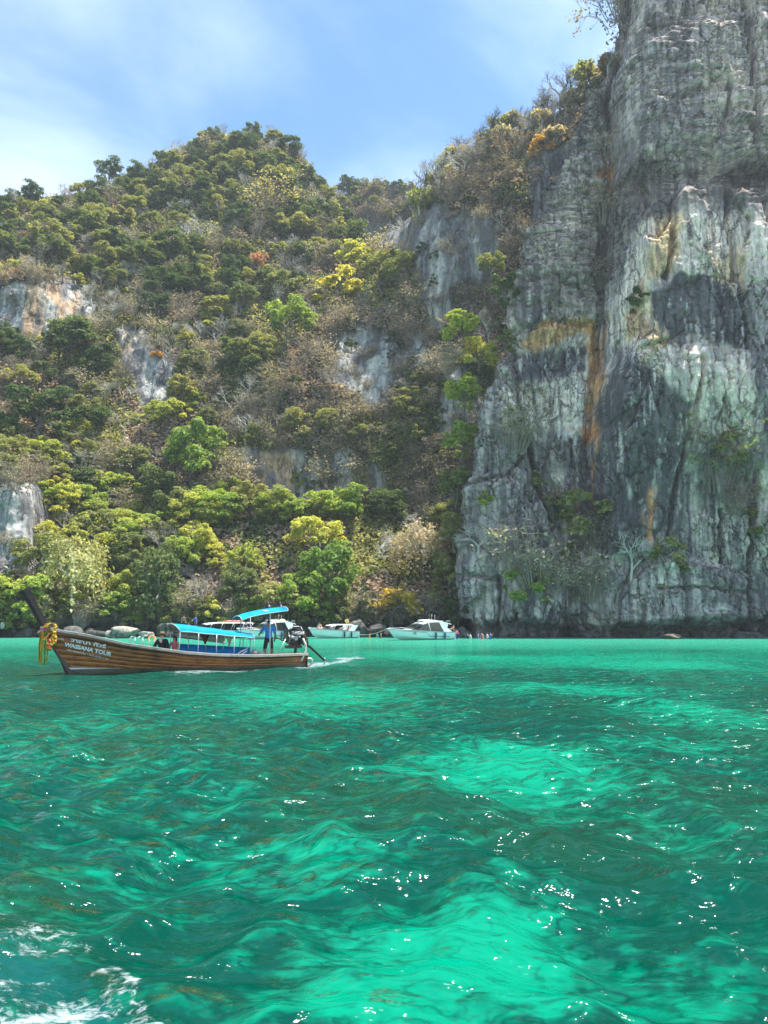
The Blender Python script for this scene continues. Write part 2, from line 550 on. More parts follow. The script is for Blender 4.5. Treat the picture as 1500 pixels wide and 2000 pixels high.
# stains
U2, V2 = project(CLIFF)
q = CLIFF
Us = U2 + 26 * fbm(sc3(q, .10, .10, .05), 5, 61, .6) + 14 * fbm(sc3(q, .6, .6, .12), 3, 63)
Vs = V2 + 30 * fbm(sc3(q, .16, .16, .05), 4, 65) + 8 * fbm(sc3(q, .5, .5, .4), 3, 66)
colr = np.zeros((NR, NC, 3)) + GREY
def lay(mask, c, k=1.0):
    global colr
    m_ = np.clip(mask * k, 0, 1)[..., None]
    colr = colr * (1 - m_) + c * m_
st = fbm(sc3(q, .45, .45, .035), 5, 71)
st2 = fbm(sc3(q, .8, .8, .05), 4, 73)
lay(sstep(.05, .35, st), PALE * .85, .6)
lay(sstep(.02, .30, -st), DARK, .62)
lay(up * sstep(-.2, .5, fbm(sc3(beds, .08, .08, .5), 4, 75)), PALE * .88, .55)
lay(up * sstep(.1, .6, fbm(sc3(q, .09, .09, .11), 4, 77)), ALGA, .7)
lay(soft_poly(Us, Vs, [(1000, 540), (1160, 500), (1165, 625), (1010, 650)], 25), ALGA, .55)
lay(soft_poly(Us, Vs, [(1190, 380), (1260, 330), (1330, 380), (1420, 330), (1520, 300), (1520, 400), (1340, 410), (1240, 450)], 25), ALGA * .75, .75)
lay(soft_poly(Us, Vs, [(1170, 300), (1240, 240), (1260, 420), (1175, 470)], 25), ALGA, .6)
# pale band of the tower
lay(soft_poly(Us, Vs, [(1245, 440), (1700, 400), (1700, 560), (1450, 560), (1300, 560), (1290, 640), (1330, 680), (1340, 760), (1300, 770), (1250, 690), (1195, 690), (1180, 620), (1220, 560)], 9), PALE, .88)
lay(soft_poly(Us, Vs, [(1345, 690), (1460, 680), (1480, 860), (1420, 900), (1340, 880)], 9), PALE * .95, .8)
lay(soft_poly(Us, Vs, [(1000, 750), (1150, 730), (1150, 830), (1060, 850), (1010, 830)], 8), PALE, .85)
lay(soft_poly(Us, Vs, [(990, 560), (1010, 540), (1015, 690), (990, 690)], 10), PALE, .7)
lay(soft_poly(Us, Vs, [(1280, 440), (1335, 430), (1325, 545), (1275, 550)], 12), OCHRE, .8)
lay(soft_poly(Us, Vs, [(1395, 500), (1450, 495), (1450, 570), (1400, 565)], 12), OCHRE, .55)
lay(soft_poly(Us, Vs, [(1255, 560), (1285, 560), (1310, 690), (1270, 720)], 10), OCHRE, .7)
# dark water stains
lay(soft_poly(Us, Vs, [(1290, 580), (1330, 555), (1440, 555), (1465, 680), (1345, 670), (1330, 700), (1290, 640)], 5), DARK, .95)
lay(soft_poly(Us, Vs, [(1165, 780), (1235, 700), (1310, 760), (1350, 800), (1330, 1010), (1220, 1080), (1170, 1090), (1140, 1000)], 6), DARK, .92)
lay(soft_poly(Us, Vs, [(1010, 690), (1150, 680), (1140, 740), (1060, 730), (1020, 740)], 6), DARK, .9)
lay(soft_poly(Us, Vs, [(1350, 860), (1450, 880), (1440, 1000), (1350, 1010)], 14), DARK, .6)
lay(soft_poly(Us, Vs, [(1060, 840), (1150, 850), (1150, 920), (1050, 930)], 12), DARK, .6)
lay(soft_poly(Us, Vs, [(890, 820), (1020, 830), (1050, 950), (1090, 1060), (890, 1080)], 16), GREY * .62, .75)
lay(sstep(-.15, .5, st2) * soft_poly(Us, Vs, [(890, 880), (1700, 880), (1700, 1240), (890, 1240)], 20), DARK, .55)
lay(sstep(.32, .55, st2) * soft_poly(Us, Vs, [(890, 760), (1700, 760), (1700, 1200), (890, 1200)], 20), WHITE * .75, .45)
drip = fbm(sc3(q, 1.5, 1.5, .045), 4, 83, .6)
lay(sstep(.30, .42, drip) * sstep(-.2, .3, fbm(sc3(q, .1, .1, .08), 3, 85)), WHITE, .6)
lay(sstep(.26, .40, -drip) * sstep(-.2, .3, fbm(sc3(q, .1, .1, .08), 3, 87)), DARK * .8, .7)
# rust beside the fissure and under the ledge
lay(sstep(17, 3, np.abs(Us - np.interp(V2, [p[1] for p in fiss], [p[0] for p in fiss]) + 2)) * sstep(-.35, .25, fbm(sc3(q, .35, .35, .10), 4, 81)) * soft_poly(U2, Vs, [(1100, 300), (1260, 300), (1220, 1010), (1100, 1010)], 20), RUST, .75)
lay(soft_poly(Us, Vs, [(1030, 665), (1070, 628), (1166, 632), (1166, 668), (1110, 660), (1060, 690)], 6), (OCHRE + RUST) / 2, .85)
lay(soft_poly(Us, Vs, [(1125, 640), (1160, 640), (1160, 800), (1140, 800)], 7), (OCHRE + RUST * 1.4) / 2, .8)
lay(soft_poly(Us, Vs, [(1225, 620), (1260, 600), (1268, 660), (1228, 680)], 8), (OCHRE + RUST) / 2, .75)
lay(soft_poly(Us, Vs, [(1120, 835), (1165, 830), (1160, 880)], 7), RUST * 1.3, .8)
lay(sstep(12, 4, np.abs(Us - 1278 + (V2 - 1000) * .12)) * sstep(940, 970, V2) * sstep(1075, 1050, V2), RUST * 1.3, .6)
# the foot: pale broken blocks, wet black notch
lay(soft_poly(Us, Vs, [(1255, 1185), (1350, 1180), (1345, 1218), (1262, 1220)], 6), WHITE, .65)
lay(soft_poly(Us, Vs, [(1370, 1196), (1440, 1196), (1440, 1216), (1372, 1216)], 6), WHITE * .8, .5)
lay(soft_poly(Us, Vs, [(905, 1195), (970, 1190), (965, 1225), (915, 1222)], 6), WHITE * .85, .6)
lay(sstep(2.6, 1.2, ZZ + .8 * fbm(sc3(q, .3, .3, .1), 3, 89)), WETB, .8)
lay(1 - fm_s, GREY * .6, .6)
me = np_mesh('cliff', CLIFF.reshape(-1, 3), grid_faces(NR, NC)[:, ::-1], True, [ROCK], attrs={'stain': colr.reshape(-1, 3), 'bedded': np.clip(.12 + up, 0, 1).ravel() * sstep(-.6, .4, fbm(sc3(q, .15, .15, .15), 3, 79)).ravel()})
cliff = struct(obj('cliff', me))
# lookup of a place on the cliff face for a photo pixel
_cu, _cv, _cp = U2[:, side_n:].ravel(), V2[:, side_n:].ravel(), CLIFF[:, side_n:].reshape(-1, 3)
def on_cliff(u, v):
    d_ = (_cu - u) ** 2 + (_cv - v) ** 2
    c_ = np.argsort(d_)[:12]
    return Vector(_cp[c_[np.argmin(_cp[c_, 1])]])

# ------------------------------------------------------------ the wooded hill on the left, running behind the cliff
COLS = {
    -260: [(1252, 100), (1130, 103), (960, 107), (850, 122), (690, 140), (540, 146), (450, 162), (395, 180)],
    -60: [(1247, 103), (1120, 105), (960, 107), (890, 120), (780, 129), (680, 139), (540, 143), (450, 160), (382, 179)],
    50: [(1245, 105), (1120, 107), (960, 110), (900, 119), (780, 129), (680, 140), (545, 143), (450, 161), (384, 179)],
    120: [(1244, 108), (1130, 114), (960, 124), (850, 132), (690, 142), (560, 146), (450, 163), (384, 180)],
    200: [(1244, 109), (1130, 116), (1000, 124), (850, 134), (800, 138), (640, 146), (540, 155), (450, 168), (366, 185)],
    300: [(1244, 109.5), (1130, 117), (1000, 124), (880, 134), (805, 141), (640, 146), (560, 157), (400, 177), (312, 191)],
    400: [(1244, 110), (1130, 117), (1000, 124), (880, 133), (760, 143), (600, 157), (450, 173), (350, 185), (262, 196)],
    500: [(1244, 110), (1130, 117), (1010, 125), (985, 133), (880, 134), (720, 143), (600, 156), (450, 172), (350, 184), (252, 197)],
    560: [(1244, 110), (1130, 117), (1010, 126), (988, 133), (860, 135), (700, 143), (600, 156), (450, 174), (272, 197)],
    605: [(1244, 110), (1130, 117), (1010, 127), (990, 133), (850, 135), (700, 143), (600, 156), (450, 175), (318, 195)],
    650: [(1244, 110), (1130, 118), (1010, 129), (990, 133), (850, 135), (640, 144), (500, 171), (378, 192)],
    700: [(1244, 110), (1130, 119), (1010, 131), (990, 134), (850, 136), (640, 144), (560, 157), (500, 175), (470, 184)],
    770: [(1244, 111), (1130, 121), (1010, 131), (990, 134), (850, 136), (640, 142), (540, 152), (470, 164), (450, 168)],
    830: [(1244, 111), (1130, 121), (1000, 132), (850, 135), (640, 139), (480, 143), (410, 149), (392, 153)],
    900: [(1244, 112), (1130, 121), (1000, 131), (850, 134), (640, 137), (480, 140), (370, 145), (330, 151)],
    1000: [(1244, 114), (1000, 131), (850, 134), (640, 136), (480, 138), (340, 142), (270, 149)],
    1090: [(1244, 116), (1000, 131), (640, 134), (480, 136), (300, 139), (215, 146)],
    1150: [(1244, 116), (1000, 131), (640, 133), (300, 137), (170, 143)],
    1260: [(1244, 118), (1000, 131), (640, 133), (300, 137), (90, 143)],
}
HU0, HU1, HNC, HNR = -260, 1240, 500, 430
hu = np.linspace(HU0, HU1, HNC)
keys = sorted(COLS)
wv = np.linspace(0, 1, HNR)
kb = np.array([COLS[k][0][0] for k in keys], float)
kt = np.array([COLS[k][-1][0] for k in keys], float)
KY = []
for k in keys:
    c_ = COLS[k]
    vv = c_[0][0] + (c_[-1][0] - c_[0][0]) * wv
    KY.append(np.interp(-vv, [-a[0] for a in c_], [a[1] for a in c_]))
KY = np.array(KY)
hb = np.interp(hu, keys, kb)
ht = np.interp(hu, keys, kt)
kk = np.ones(9) / 9
ht = np.convolve(np.pad(ht, 4, 'edge'), kk, 'valid')
HY = np.stack([np.interp(hu, keys, KY[:, i]) for i in range(HNR)], 0)
for _ in range(2):
    HY = np.apply_along_axis(lambda r: np.convolve(np.pad(r, 6, 'edge'), np.ones(13) / 13, 'valid'), 1, HY)
HV = hb[None, :] + (ht - hb)[None, :] * wv[:, None]
HUU = np.repeat(hu[None, :], HNR, 0)
HP = at(HUU, HV, HY)
# relief
HP[..., 1] += 2.6 * fbm(sc3(HP, .05, .03, .05), 4, 101) + 1.0 * fbm(sc3(HP, .22, .1, .16), 4, 103)
HP[..., 2] += 0.8 * fbm(sc3(HP, .12, .12, .1), 3, 105)
WALLS = [
    [(-300, 560), (0, 575), (60, 560), (130, 545), (175, 560), (180, 620), (100, 640), (95, 675), (40, 660), (0, 670), (-300, 700)],
    [(228, 640), (285, 640), (300, 690), (350, 700), (345, 790), (330, 812), (290, 800), (262, 750), (240, 720), (225, 690)],
    [(-300, 960), (95, 950), (100, 1010), (60, 1110), (10, 1135), (-300, 1140)],
    [(450, 880), (560, 870), (640, 900), (640, 1000), (560, 990), (470, 968)],
    [(645, 650), (690, 620), (760, 650), (790, 690), (760, 770), (700, 800), (640, 740)],
    [(650, 890), (690, 880), (700, 960), (655, 970)],
    [(720, 900), (750, 890), (752, 960), (725, 965)],
    [(800, 440), (850, 420), (980, 440), (960, 560), (900, 560), (860, 640), (830, 600), (800, 520)],
    [(790, 650), (830, 640), (840, 720), (800, 725)],
    [(860, 740), (930, 700), (930, 860), (870, 850)],
    [(1040, 300), (1180, 240), (1200, 600), (1020, 600)],
    [(760, 430), (800, 420), (790, 500), (740, 470)],
]
def wall_mask(u, v, soft=14):
    m_ = np.zeros(np.shape(u))
    for w_ in WALLS:
        m_ = np.maximum(m_, soft_poly(u, v, w_, soft))
    return m_
wm = wall_mask(HUU + 14 * fbm(sc3(HP, .2, .2, .2), 3, 107), HV + 14 * fbm(sc3(HP, .2, .2, .2), 3, 108))
HP[..., 1] -= wm * (0.7 * ridged(sc3(HP, .35, .1, .05), 4, 111) + 0.4 * fbm(sc3(HP, .6, .6, .3), 4, 112))
# undercut where the hill meets the sea
HP[..., 1] += 2.6 * sstep(2.6, 1.0, HP[..., 2] + 0.8 * fbm(sc3(HP, .2, .2, 0), 3, 113))
# stains
st = fbm(sc3(HP, .4, .4, .04), 5, 121)
hcol = np.zeros(HP.shape) + np.array((.050, .055, .032))
litter = sstep(-.2, .4, fbm(sc3(HP, .25, .25, .2), 4, 123))[..., None]
hcol = hcol * (1 - litter) + np.array((.17, .14, .095)) * litter
rockc = np.zeros(HP.shape) + np.array((.34, .335, .325)) * (1 - .35 * sstep(740, 820, HUU)[..., None])  # grey rock by the cliff painted darker, partly for the cliff's shade
rockc = rockc + (np.array((.56, .53, .46)) - rockc) * (sstep(.0, .5, st) * .6)[..., None]
rockc = rockc + (DARK - rockc) * (sstep(.02, .35, -st) * .75)[..., None]
och = (soft_poly(HUU, HV, [(30, 560), (150, 545), (160, 610), (95, 690), (30, 650)], 22) + soft_poly(HUU, HV, [(440, 870), (560, 880), (640, 960), (630, 1000), (470, 970)], 25) + soft_poly(HUU, HV, [(235, 655), (275, 655), (272, 700), (235, 690)], 12))
rockc = rockc + (np.array((.50, .33, .19)) - rockc) * (np.clip(och, 0, 1) * sstep(-.35, .3, fbm(sc3(HP, .5, .5, .06), 4, 125)) * .85)[..., None]
hcol = hcol + (rockc - hcol) * wm[..., None]
wet = sstep(3.4, 1.6, HP[..., 2])[..., None]
hcol = hcol + (np.array((.06, .06, .05)) - hcol) * wet
# the far side of the crest falls away behind
back = []
for i in range(1, 14):
    b_ = HP[-1].copy()
    b_[:, 1] += 2.2 * i + 0.25 * i * i
    b_[:, 2] -= 0.10 * i * i * 2.2
    back.append(b_)
HPA = np.concatenate((HP, np.array(back)), 0)
HCA = np.concatenate((hcol, np.repeat(hcol[-1:], 13, 0)), 0)
# skirt under the water
sk = HPA[0].copy(); sk[:, 2] = -4; sk[:, 1] += 1.0
HPA = np.concatenate((sk[None], HPA), 0); HCA = np.concatenate((HCA[:1], HCA), 0)
hill = struct(obj('hillside', np_mesh('hillside', HPA.reshape(-1, 3), grid_faces(len(HPA), HNC), True, [ROCK], attrs={'stain': HCA.reshape(-1, 3)})))
def on_hill(u, v):
    c = np.clip((u - HU0) / (HU1 - HU0) * (HNC - 1), 0, HNC - 1.001)
    i = int(c); f = c - i
    b = hb[i] * (1 - f) + hb[i + 1] * f
    t = ht[i] * (1 - f) + ht[i + 1] * f
    w = np.clip((v - b) / (t - b), 0, 1) * (HNR - 1)
    j = int(min(w, HNR - 1.001)); g = w - j
    j2 = min(j + 1, HNR - 1)
    p = (HP[j, i] * (1 - f) + HP[j, i + 1] * f) * (1 - g) + (HP[j2, i] * (1 - f) + HP[j2, i + 1] * f) * g
    return Vector(p)

# far ridge that closes the saddle
fu = np.linspace(560, 900, 90)
ft = np.interp(fu, [560, 640, 690, 720, 760, 800, 830, 900], [420, 385, 372, 374, 372, 392, 400, 420])
fw = np.linspace(0, 1, 40)
FP = at(np.repeat(fu[None], 40, 0), 640 + (ft - 640)[None, :] * fw[:, None], 222 + 22 * fw[:, None] + 0 * fu[None])
FP[..., 1] += 3 * fbm(sc3(FP, .05, .05, .05), 4, 131)
bk = FP[-1].copy(); bk[:, 1] += 25; bk[:, 2] -= 30
FPA = np.concatenate((FP, bk[None]), 0)
fcol = np.zeros(FPA.shape) + np.array((.10, .10, .075))
struct(obj('far_ridge', np_mesh('far_ridge', FPA.reshape(-1, 3), grid_faces(len(FPA), 90), True, [ROCK], attrs={'stain': fcol.reshape(-1, 3)})))

# ------------------------------------------------------------ the sea
def axis(lo, hi, fine, step0, grow):
    a = list(fine)
    s = step0
    while a[-1] < hi:
        a.append(a[-1] + s); s *= grow
    s = step0
    while a[0] > lo:
        a.insert(0, a[0] - s); s *= grow
    return np.array(a)
rows = [2.0]
while rows[-1] < 128:
    rows.append(rows[-1] + max(0.045, rows[-1] ** 2 / 3000 * 3.2))
rows = axis(-250, 150, rows, 1.2, 1.3) if rows[-1] < 150 else np.array(rows)
cols_n = np.concatenate((-np.geomspace(1.02, 4.2, 26)[::-1], np.linspace(-1, 1, 470), np.geomspace(1.02, 4.2, 26)))
half = 0.56 * np.maximum(np.abs(rows), 6) + 3.5
SX = cols_n[None, :] * half[:, None]
SY = np.repeat(rows[:, None], len(cols_n), 1)
drow = np.gradient(rows)
spc = np.maximum(drow[:, None], 0.4 * (half * (2 / 470))[:, None]) * np.ones(SX.shape)
rngw = np.random.default_rng(11)
SZ = np.zeros(SX.shape); DX = np.zeros(SX.shape); DYs = np.zeros(SX.shape)
wind = R(205)
for i in range(80):
    lam = 0.35 * (5.5 / 0.35) ** (rngw.random())
    th = wind + rngw.normal(0, 0.62)
    k = 2 * math.pi / lam
    amp = 0.0090 * lam ** 0.62 * (0.5 + rngw.random())
    ph = rngw.random() * 6.283
    amp *= .88 + .1 * math.exp(-(math.log(lam / 1.1) / .55) ** 2)
    damp = sstep(1.6, 3.6, lam / spc)
    # wave groups so that the chop is not the same everywhere
    env = 0.75 + 0.5 * np.sin(SX * (0.11 + .1 * rngw.random()) + rngw.random() * 6) * np.sin(SY * (0.10 + .1 * rngw.random()) + rngw.random() * 6)
    arg = k * (SX * math.cos(th) + SY * math.sin(th)) + ph
    SZ += amp * env * damp * np.cos(arg)
    DX -= 0.5 * amp * env * damp * math.cos(th) * np.sin(arg)
    DYs -= 0.5 * amp * env * damp * math.sin(th) * np.sin(arg)
calm = sstep(125, 60, np.hypot(SX, SY)) * 0.75 + 0.25
SZ *= calm
SPos = np.stack((SX + DX, SY + DYs, SZ), -1)
flat = np.stack((SX, SY, 0 * SX), -1)
su, sv = project(flat)
sv = np.where(SY > 1, sv, 3000)
def blob(uc, vc, ru, rv):
    """pale sand patch given by its place and extent in the photo, laid out on the sea floor"""
    w0, w1 = on_water(uc, vc), on_water(uc, vc + rv)
    w2 = on_water(uc, max(vc - rv, 1240))
    rx = ru * px_m(vc, w0.y)
    ry = max((w2.y - w1.y) / 2, .3)
    return np.exp(-(((SX - w0.x) / rx) ** 2 + ((SY - w0.y) / ry) ** 2))
sand = np.zeros(SX.shape)
nw = np.stack((fbm(sc3(flat, .22, .16, 0), 4, 201), fbm(sc3(flat, .22, .16, 0), 4, 203)), -1)
for uc, vc, ru, rv, s_ in ((1000, 1490, 220, 52, 1.0), (790, 1500, 120, 26, .7), (620, 1362, 170, 20, .75), (700, 1395, 140, 18, .5), (1360, 1390, 200, 34, .8), (1130, 1345, 240, 16, .7), (930, 1850, 320, 120, 1.0), (760, 1960, 260, 80, .95), (640, 1660, 230, 60, .6), (1400, 1620, 200, 60, .35),
                           (1330, 1900, 230, 90, .55), (800, 1280, 500, 14, .7), (1300, 1290, 400, 22, .8), (200, 1690, 120, 30, .4), (1330, 1450, 140, 22, .5), (500, 1560, 200, 34, .25), (560, 1900, 160, 60, .35), (170, 1420, 200, 20, .2)):
    sand = np.maximum(sand, s_ * blob(uc, vc, ru, rv))
sand = sand * (1 + .35 * nw[..., 0]) + 0.28 * nw[..., 1] + 0.16
shore = sstep(1322, 1262, sv) * sstep(0, 30, SY)
sand = np.maximum(sand, shore * (.72 + .3 * nw[..., 0]))
shallow = sstep(1275, 1246, sv) * (SY > 40)
reef = np.clip(sstep(.05, .5, fbm(sc3(flat, .3, .22, 0), 4, 207)) * (1 - sand) , 0, 1)
# foam: own wake at the lower left, the long-tail's wash, lap lines along the shore
fu_ = su + 40 * fbm(sc3(flat, 1.6, 1.6, 0), 3, 211)
fv_ = sv + 40 * fbm(sc3(flat, 1.6, 1.6, 0), 3, 213)
foam = np.zeros(SX.shape)
fu_ = su + 70 * fbm(sc3(flat, .9, .9, 0), 5, 211, .6)
fv_ = sv + 60 * fbm(sc3(flat, .9, .9, 0), 5, 213, .6)
arc = [(-120, 1800), (40, 1812), (120, 1845), (185, 1890), (245, 1945), (300, 2005), (390, 2120)]
inside = soft_poly(fu_, fv_, arc + [(420, 2400), (-120, 2400)], 10)
edge_d = seg_dist(fu_, fv_, arc)
stre = fbm(np.stack((SX * 1.1 + SY * 1.3, SX * 3.4 - SY * 2.9, 0 * SX), -1), 5, 214, .6)
wk = inside * (.42 + .58 * np.exp(-edge_d / 55) + .55 * stre + .25 * sstep(1880, 1990, sv))
wk = np.clip(wk, 0, 1.1)
foam = np.maximum(foam, .66 * wk * (SY < 9))
foam = np.maximum(foam, .8 * sstep(14, 2, seg_dist(su, sv * 2, [(585, 2604), (640, 2590), (700, 2566)]) - 9 * fbm(sc3(flat, .7, .5, 0), 4, 215)) * (SY > 15))
foam = np.maximum(foam, .78 * sstep(12, 2, seg_dist(su, sv * 2, [(150, 2640), (250, 2638), (330, 2630), (420, 2622), (520, 2606), (600, 2598)]) - 9 * fbm(sc3(flat, .9, .6, 0), 4, 216)) * (SY > 15) * sstep(140, 420, su))
foam = np.maximum(foam, .55 * sstep(102, 106, SY) * (fbm(sc3(flat, .25, .6, 0), 4, 217) > .05))
SPos[..., 2] += 0.022 * wk * (SY < 9) * (0.5 + fbm(sc3(flat, 3, 3, 0), 4, 219))
churn = .6 * sstep(60, -40, seg_dist(su, sv, [(-200, 1980), (60, 1930), (160, 2000), (240, 2120)]) - 60 + 25 * nw[..., 0]) * (SY < 9)
churn = np.maximum(churn, .5 * sstep(26, 4, seg_dist(su, sv * 2, [(585, 2604), (640, 2590), (700, 2566)])) * (SY > 15))
nr, nc = SX.shape
def sea_material():
    m, n, l, p = node_mat('emerald_sea')
    geo = n.new('ShaderNodeNewGeometry')
    def attr(nm):
        a = n.new('ShaderNodeAttribute'); a.attribute_name = nm
        return a.outputs['Fac']
    # surface ripples
    mp = n.new('ShaderNodeMapping'); mp.inputs['Scale'].default_value = (1.0, 1.4, 1.0); mp.inputs['Rotation'].default_value = (0, 0, .22)
    l.new(geo.outputs['Position'], mp.inputs['Vector'])
    w1 = nd(n, 'ShaderNodeTexNoise', Scale=1.5, Detail=2.0, Roughness=0.42, Distortion=0.0)
    w2 = nd(n, 'ShaderNodeTexNoise', Scale=5.5, Detail=2.0, Roughness=0.45, Distortion=0.0)
    l.new(mp.outputs['Vector'], w1.inputs['Vector']); l.new(mp.outputs['Vector'], w2.inputs['Vector'])
    b1 = nd(n, 'ShaderNodeBump', Strength=1.0, Distance=0.37); l.new(w1.outputs['Fac'], b1.inputs['Height'])
    b2 = nd(n, 'ShaderNodeBump', Strength=1.0, Distance=0.052); l.new(w2.outputs['Fac'], b2.inputs['Height']); l.new(b1.outputs['Normal'], b2.inputs['Normal'])
    # what lies below wobbles with the ripples that bend it
    wob = n.new('ShaderNodeMath'); wob.operation = 'MULTIPLY_ADD'
    l.new(ramp(n, l, w1.outputs['Fac'], .3, .7, -.26, .26), wob.inputs[0]); wob.inputs[1].default_value = 1.0; l.new(attr('sand'), wob.inputs[2])
    w3 = nd(n, 'ShaderNodeTexNoise', Scale=4.4, Detail=3.0, Roughness=0.55, Distortion=0.0)
    l.new(mp.outputs['Vector'], w3.inputs['Vector'])
    wob2 = n.new('ShaderNodeMath'); wob2.operation = 'ADD'
    l.new(ramp(n, l, w3.outputs['Fac'], .3, .7, -.36, .36), wob2.inputs[0]); l.new(wob.outputs[0], wob2.inputs[1])
    # caustic light net and dark ripple creases, painted into the water colour
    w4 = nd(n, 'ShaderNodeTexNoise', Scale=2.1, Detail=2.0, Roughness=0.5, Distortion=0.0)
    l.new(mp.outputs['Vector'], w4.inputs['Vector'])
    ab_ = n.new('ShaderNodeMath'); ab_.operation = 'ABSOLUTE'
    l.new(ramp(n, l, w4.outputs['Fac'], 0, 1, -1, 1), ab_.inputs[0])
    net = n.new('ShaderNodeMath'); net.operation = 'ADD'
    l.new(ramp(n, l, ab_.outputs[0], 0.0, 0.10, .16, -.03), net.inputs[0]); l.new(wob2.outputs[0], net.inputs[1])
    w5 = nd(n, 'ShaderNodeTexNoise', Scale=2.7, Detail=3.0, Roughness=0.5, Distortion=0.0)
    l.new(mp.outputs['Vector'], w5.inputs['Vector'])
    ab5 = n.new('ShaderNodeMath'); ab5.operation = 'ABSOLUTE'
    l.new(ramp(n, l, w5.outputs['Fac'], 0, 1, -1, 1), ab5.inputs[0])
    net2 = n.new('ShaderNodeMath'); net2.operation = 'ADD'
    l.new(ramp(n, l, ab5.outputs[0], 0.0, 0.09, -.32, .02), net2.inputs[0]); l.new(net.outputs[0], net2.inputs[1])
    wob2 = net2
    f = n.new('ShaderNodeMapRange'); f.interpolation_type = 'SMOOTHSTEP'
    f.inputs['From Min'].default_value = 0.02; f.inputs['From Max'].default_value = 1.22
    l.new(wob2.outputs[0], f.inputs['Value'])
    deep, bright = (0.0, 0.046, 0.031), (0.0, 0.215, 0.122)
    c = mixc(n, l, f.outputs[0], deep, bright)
    rf = ramp(n, l, attr('reef'), 0, 1, 0, .35)
    c = mixc(n, l, rf, c, (0.012, 0.050, 0.020))
    c = mixc(n, l, attr('shallow'), c, (0.03, 0.27, 0.175))
    c = mixc(n, l, attr('churned'), c, (0.004, 0.085, 0.080))
    # foam
    fn = nd(n, 'ShaderNodeTexNoise', Scale=3.2, Detail=9.0, Roughness=0.75, Distortion=0.6)
    l.new(geo.outputs['Position'], fn.inputs['Vector'])
    sub = n.new('ShaderNodeMath'); sub.operation = 'ADD'
    fn2 = nd(n, 'ShaderNodeTexNoise', Scale=13.0, Detail=6.0, Roughness=0.7, Distortion=0.8)
    l.new(geo.outputs['Position'], fn2.inputs['Vector'])
    fsum = n.new('ShaderNodeMath'); fsum.operation = 'ADD'
    l.new(ramp(n, l, fn.outputs['Fac'], 0, 1, -1.15, 1.15), fsum.inputs[0]); l.new(ramp(n, l, fn2.outputs['Fac'], 0, 1, -1.0, 1.0), fsum.inputs[1])
    fm2 = n.new('ShaderNodeMath'); fm2.operation = 'SUBTRACT'
    l.new(fsum.outputs[0], fm2.inputs[0]); fm2.inputs[1].default_value = .50
    l.new(attr('foam'), sub.inputs[0]); l.new(fm2.outputs[0], sub.inputs[1])
    ff = n.new('ShaderNodeMapRange'); ff.inputs['From Min'].default_value = 0.0; ff.inputs['From Max'].default_value = 0.85
    l.new(sub.outputs[0], ff.inputs['Value'])
    c = mixc(n, l, ramp(n, l, ff.outputs[0], 0, 1, 0, .95), c, (0.62, 0.67, 0.69))
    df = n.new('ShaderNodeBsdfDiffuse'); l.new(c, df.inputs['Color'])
    upn = n.new('ShaderNodeCombineXYZ'); upn.inputs['Z'].default_value = 1.0; l.new(upn.outputs[0], df.inputs['Normal'])   # light scattered back from below the surface
    gl = n.new('ShaderNodeBsdfGlossy'); gl.inputs['Roughness'].default_value = 0.09
    gl.inputs['Color'].default_value = (1, 1, 1, 1)
    l.new(b2.outputs['Normal'], gl.inputs['Normal'])
    fr = n.new('ShaderNodeFresnel'); fr.inputs['IOR'].default_value = 1.33
    l.new(b2.outputs['Normal'], fr.inputs['Normal'])
    inv = n.new('ShaderNodeMath'); inv.operation = 'MULTIPLY'
    l.new(fr.outputs[0], inv.inputs[0]); l.new(ramp(n, l, ff.outputs[0], 0, 1, .78, .08), inv.inputs[1])
    mx = n.new('ShaderNodeMixShader')
    l.new(inv.outputs[0], mx.inputs[0]); l.new(df.outputs[0], mx.inputs[1]); l.new(gl.outputs[0], mx.inputs[2])
    out = [x for x in n if x.type == 'OUTPUT_MATERIAL'][0]
    l.new(mx.outputs[0], out.inputs['Surface'])
    return m
SEA = sea_material()
sea = struct(obj('sea', np_mesh('sea', SPos.reshape(-1, 3), grid_faces(nr, nc), True, [SEA], attrs={'sand': np.clip(sand, -.5, 1.3).ravel(), 'reef': reef.ravel(), 'shallow': shallow.ravel(), 'foam': foam.ravel(), 'churned': churn.ravel()})))
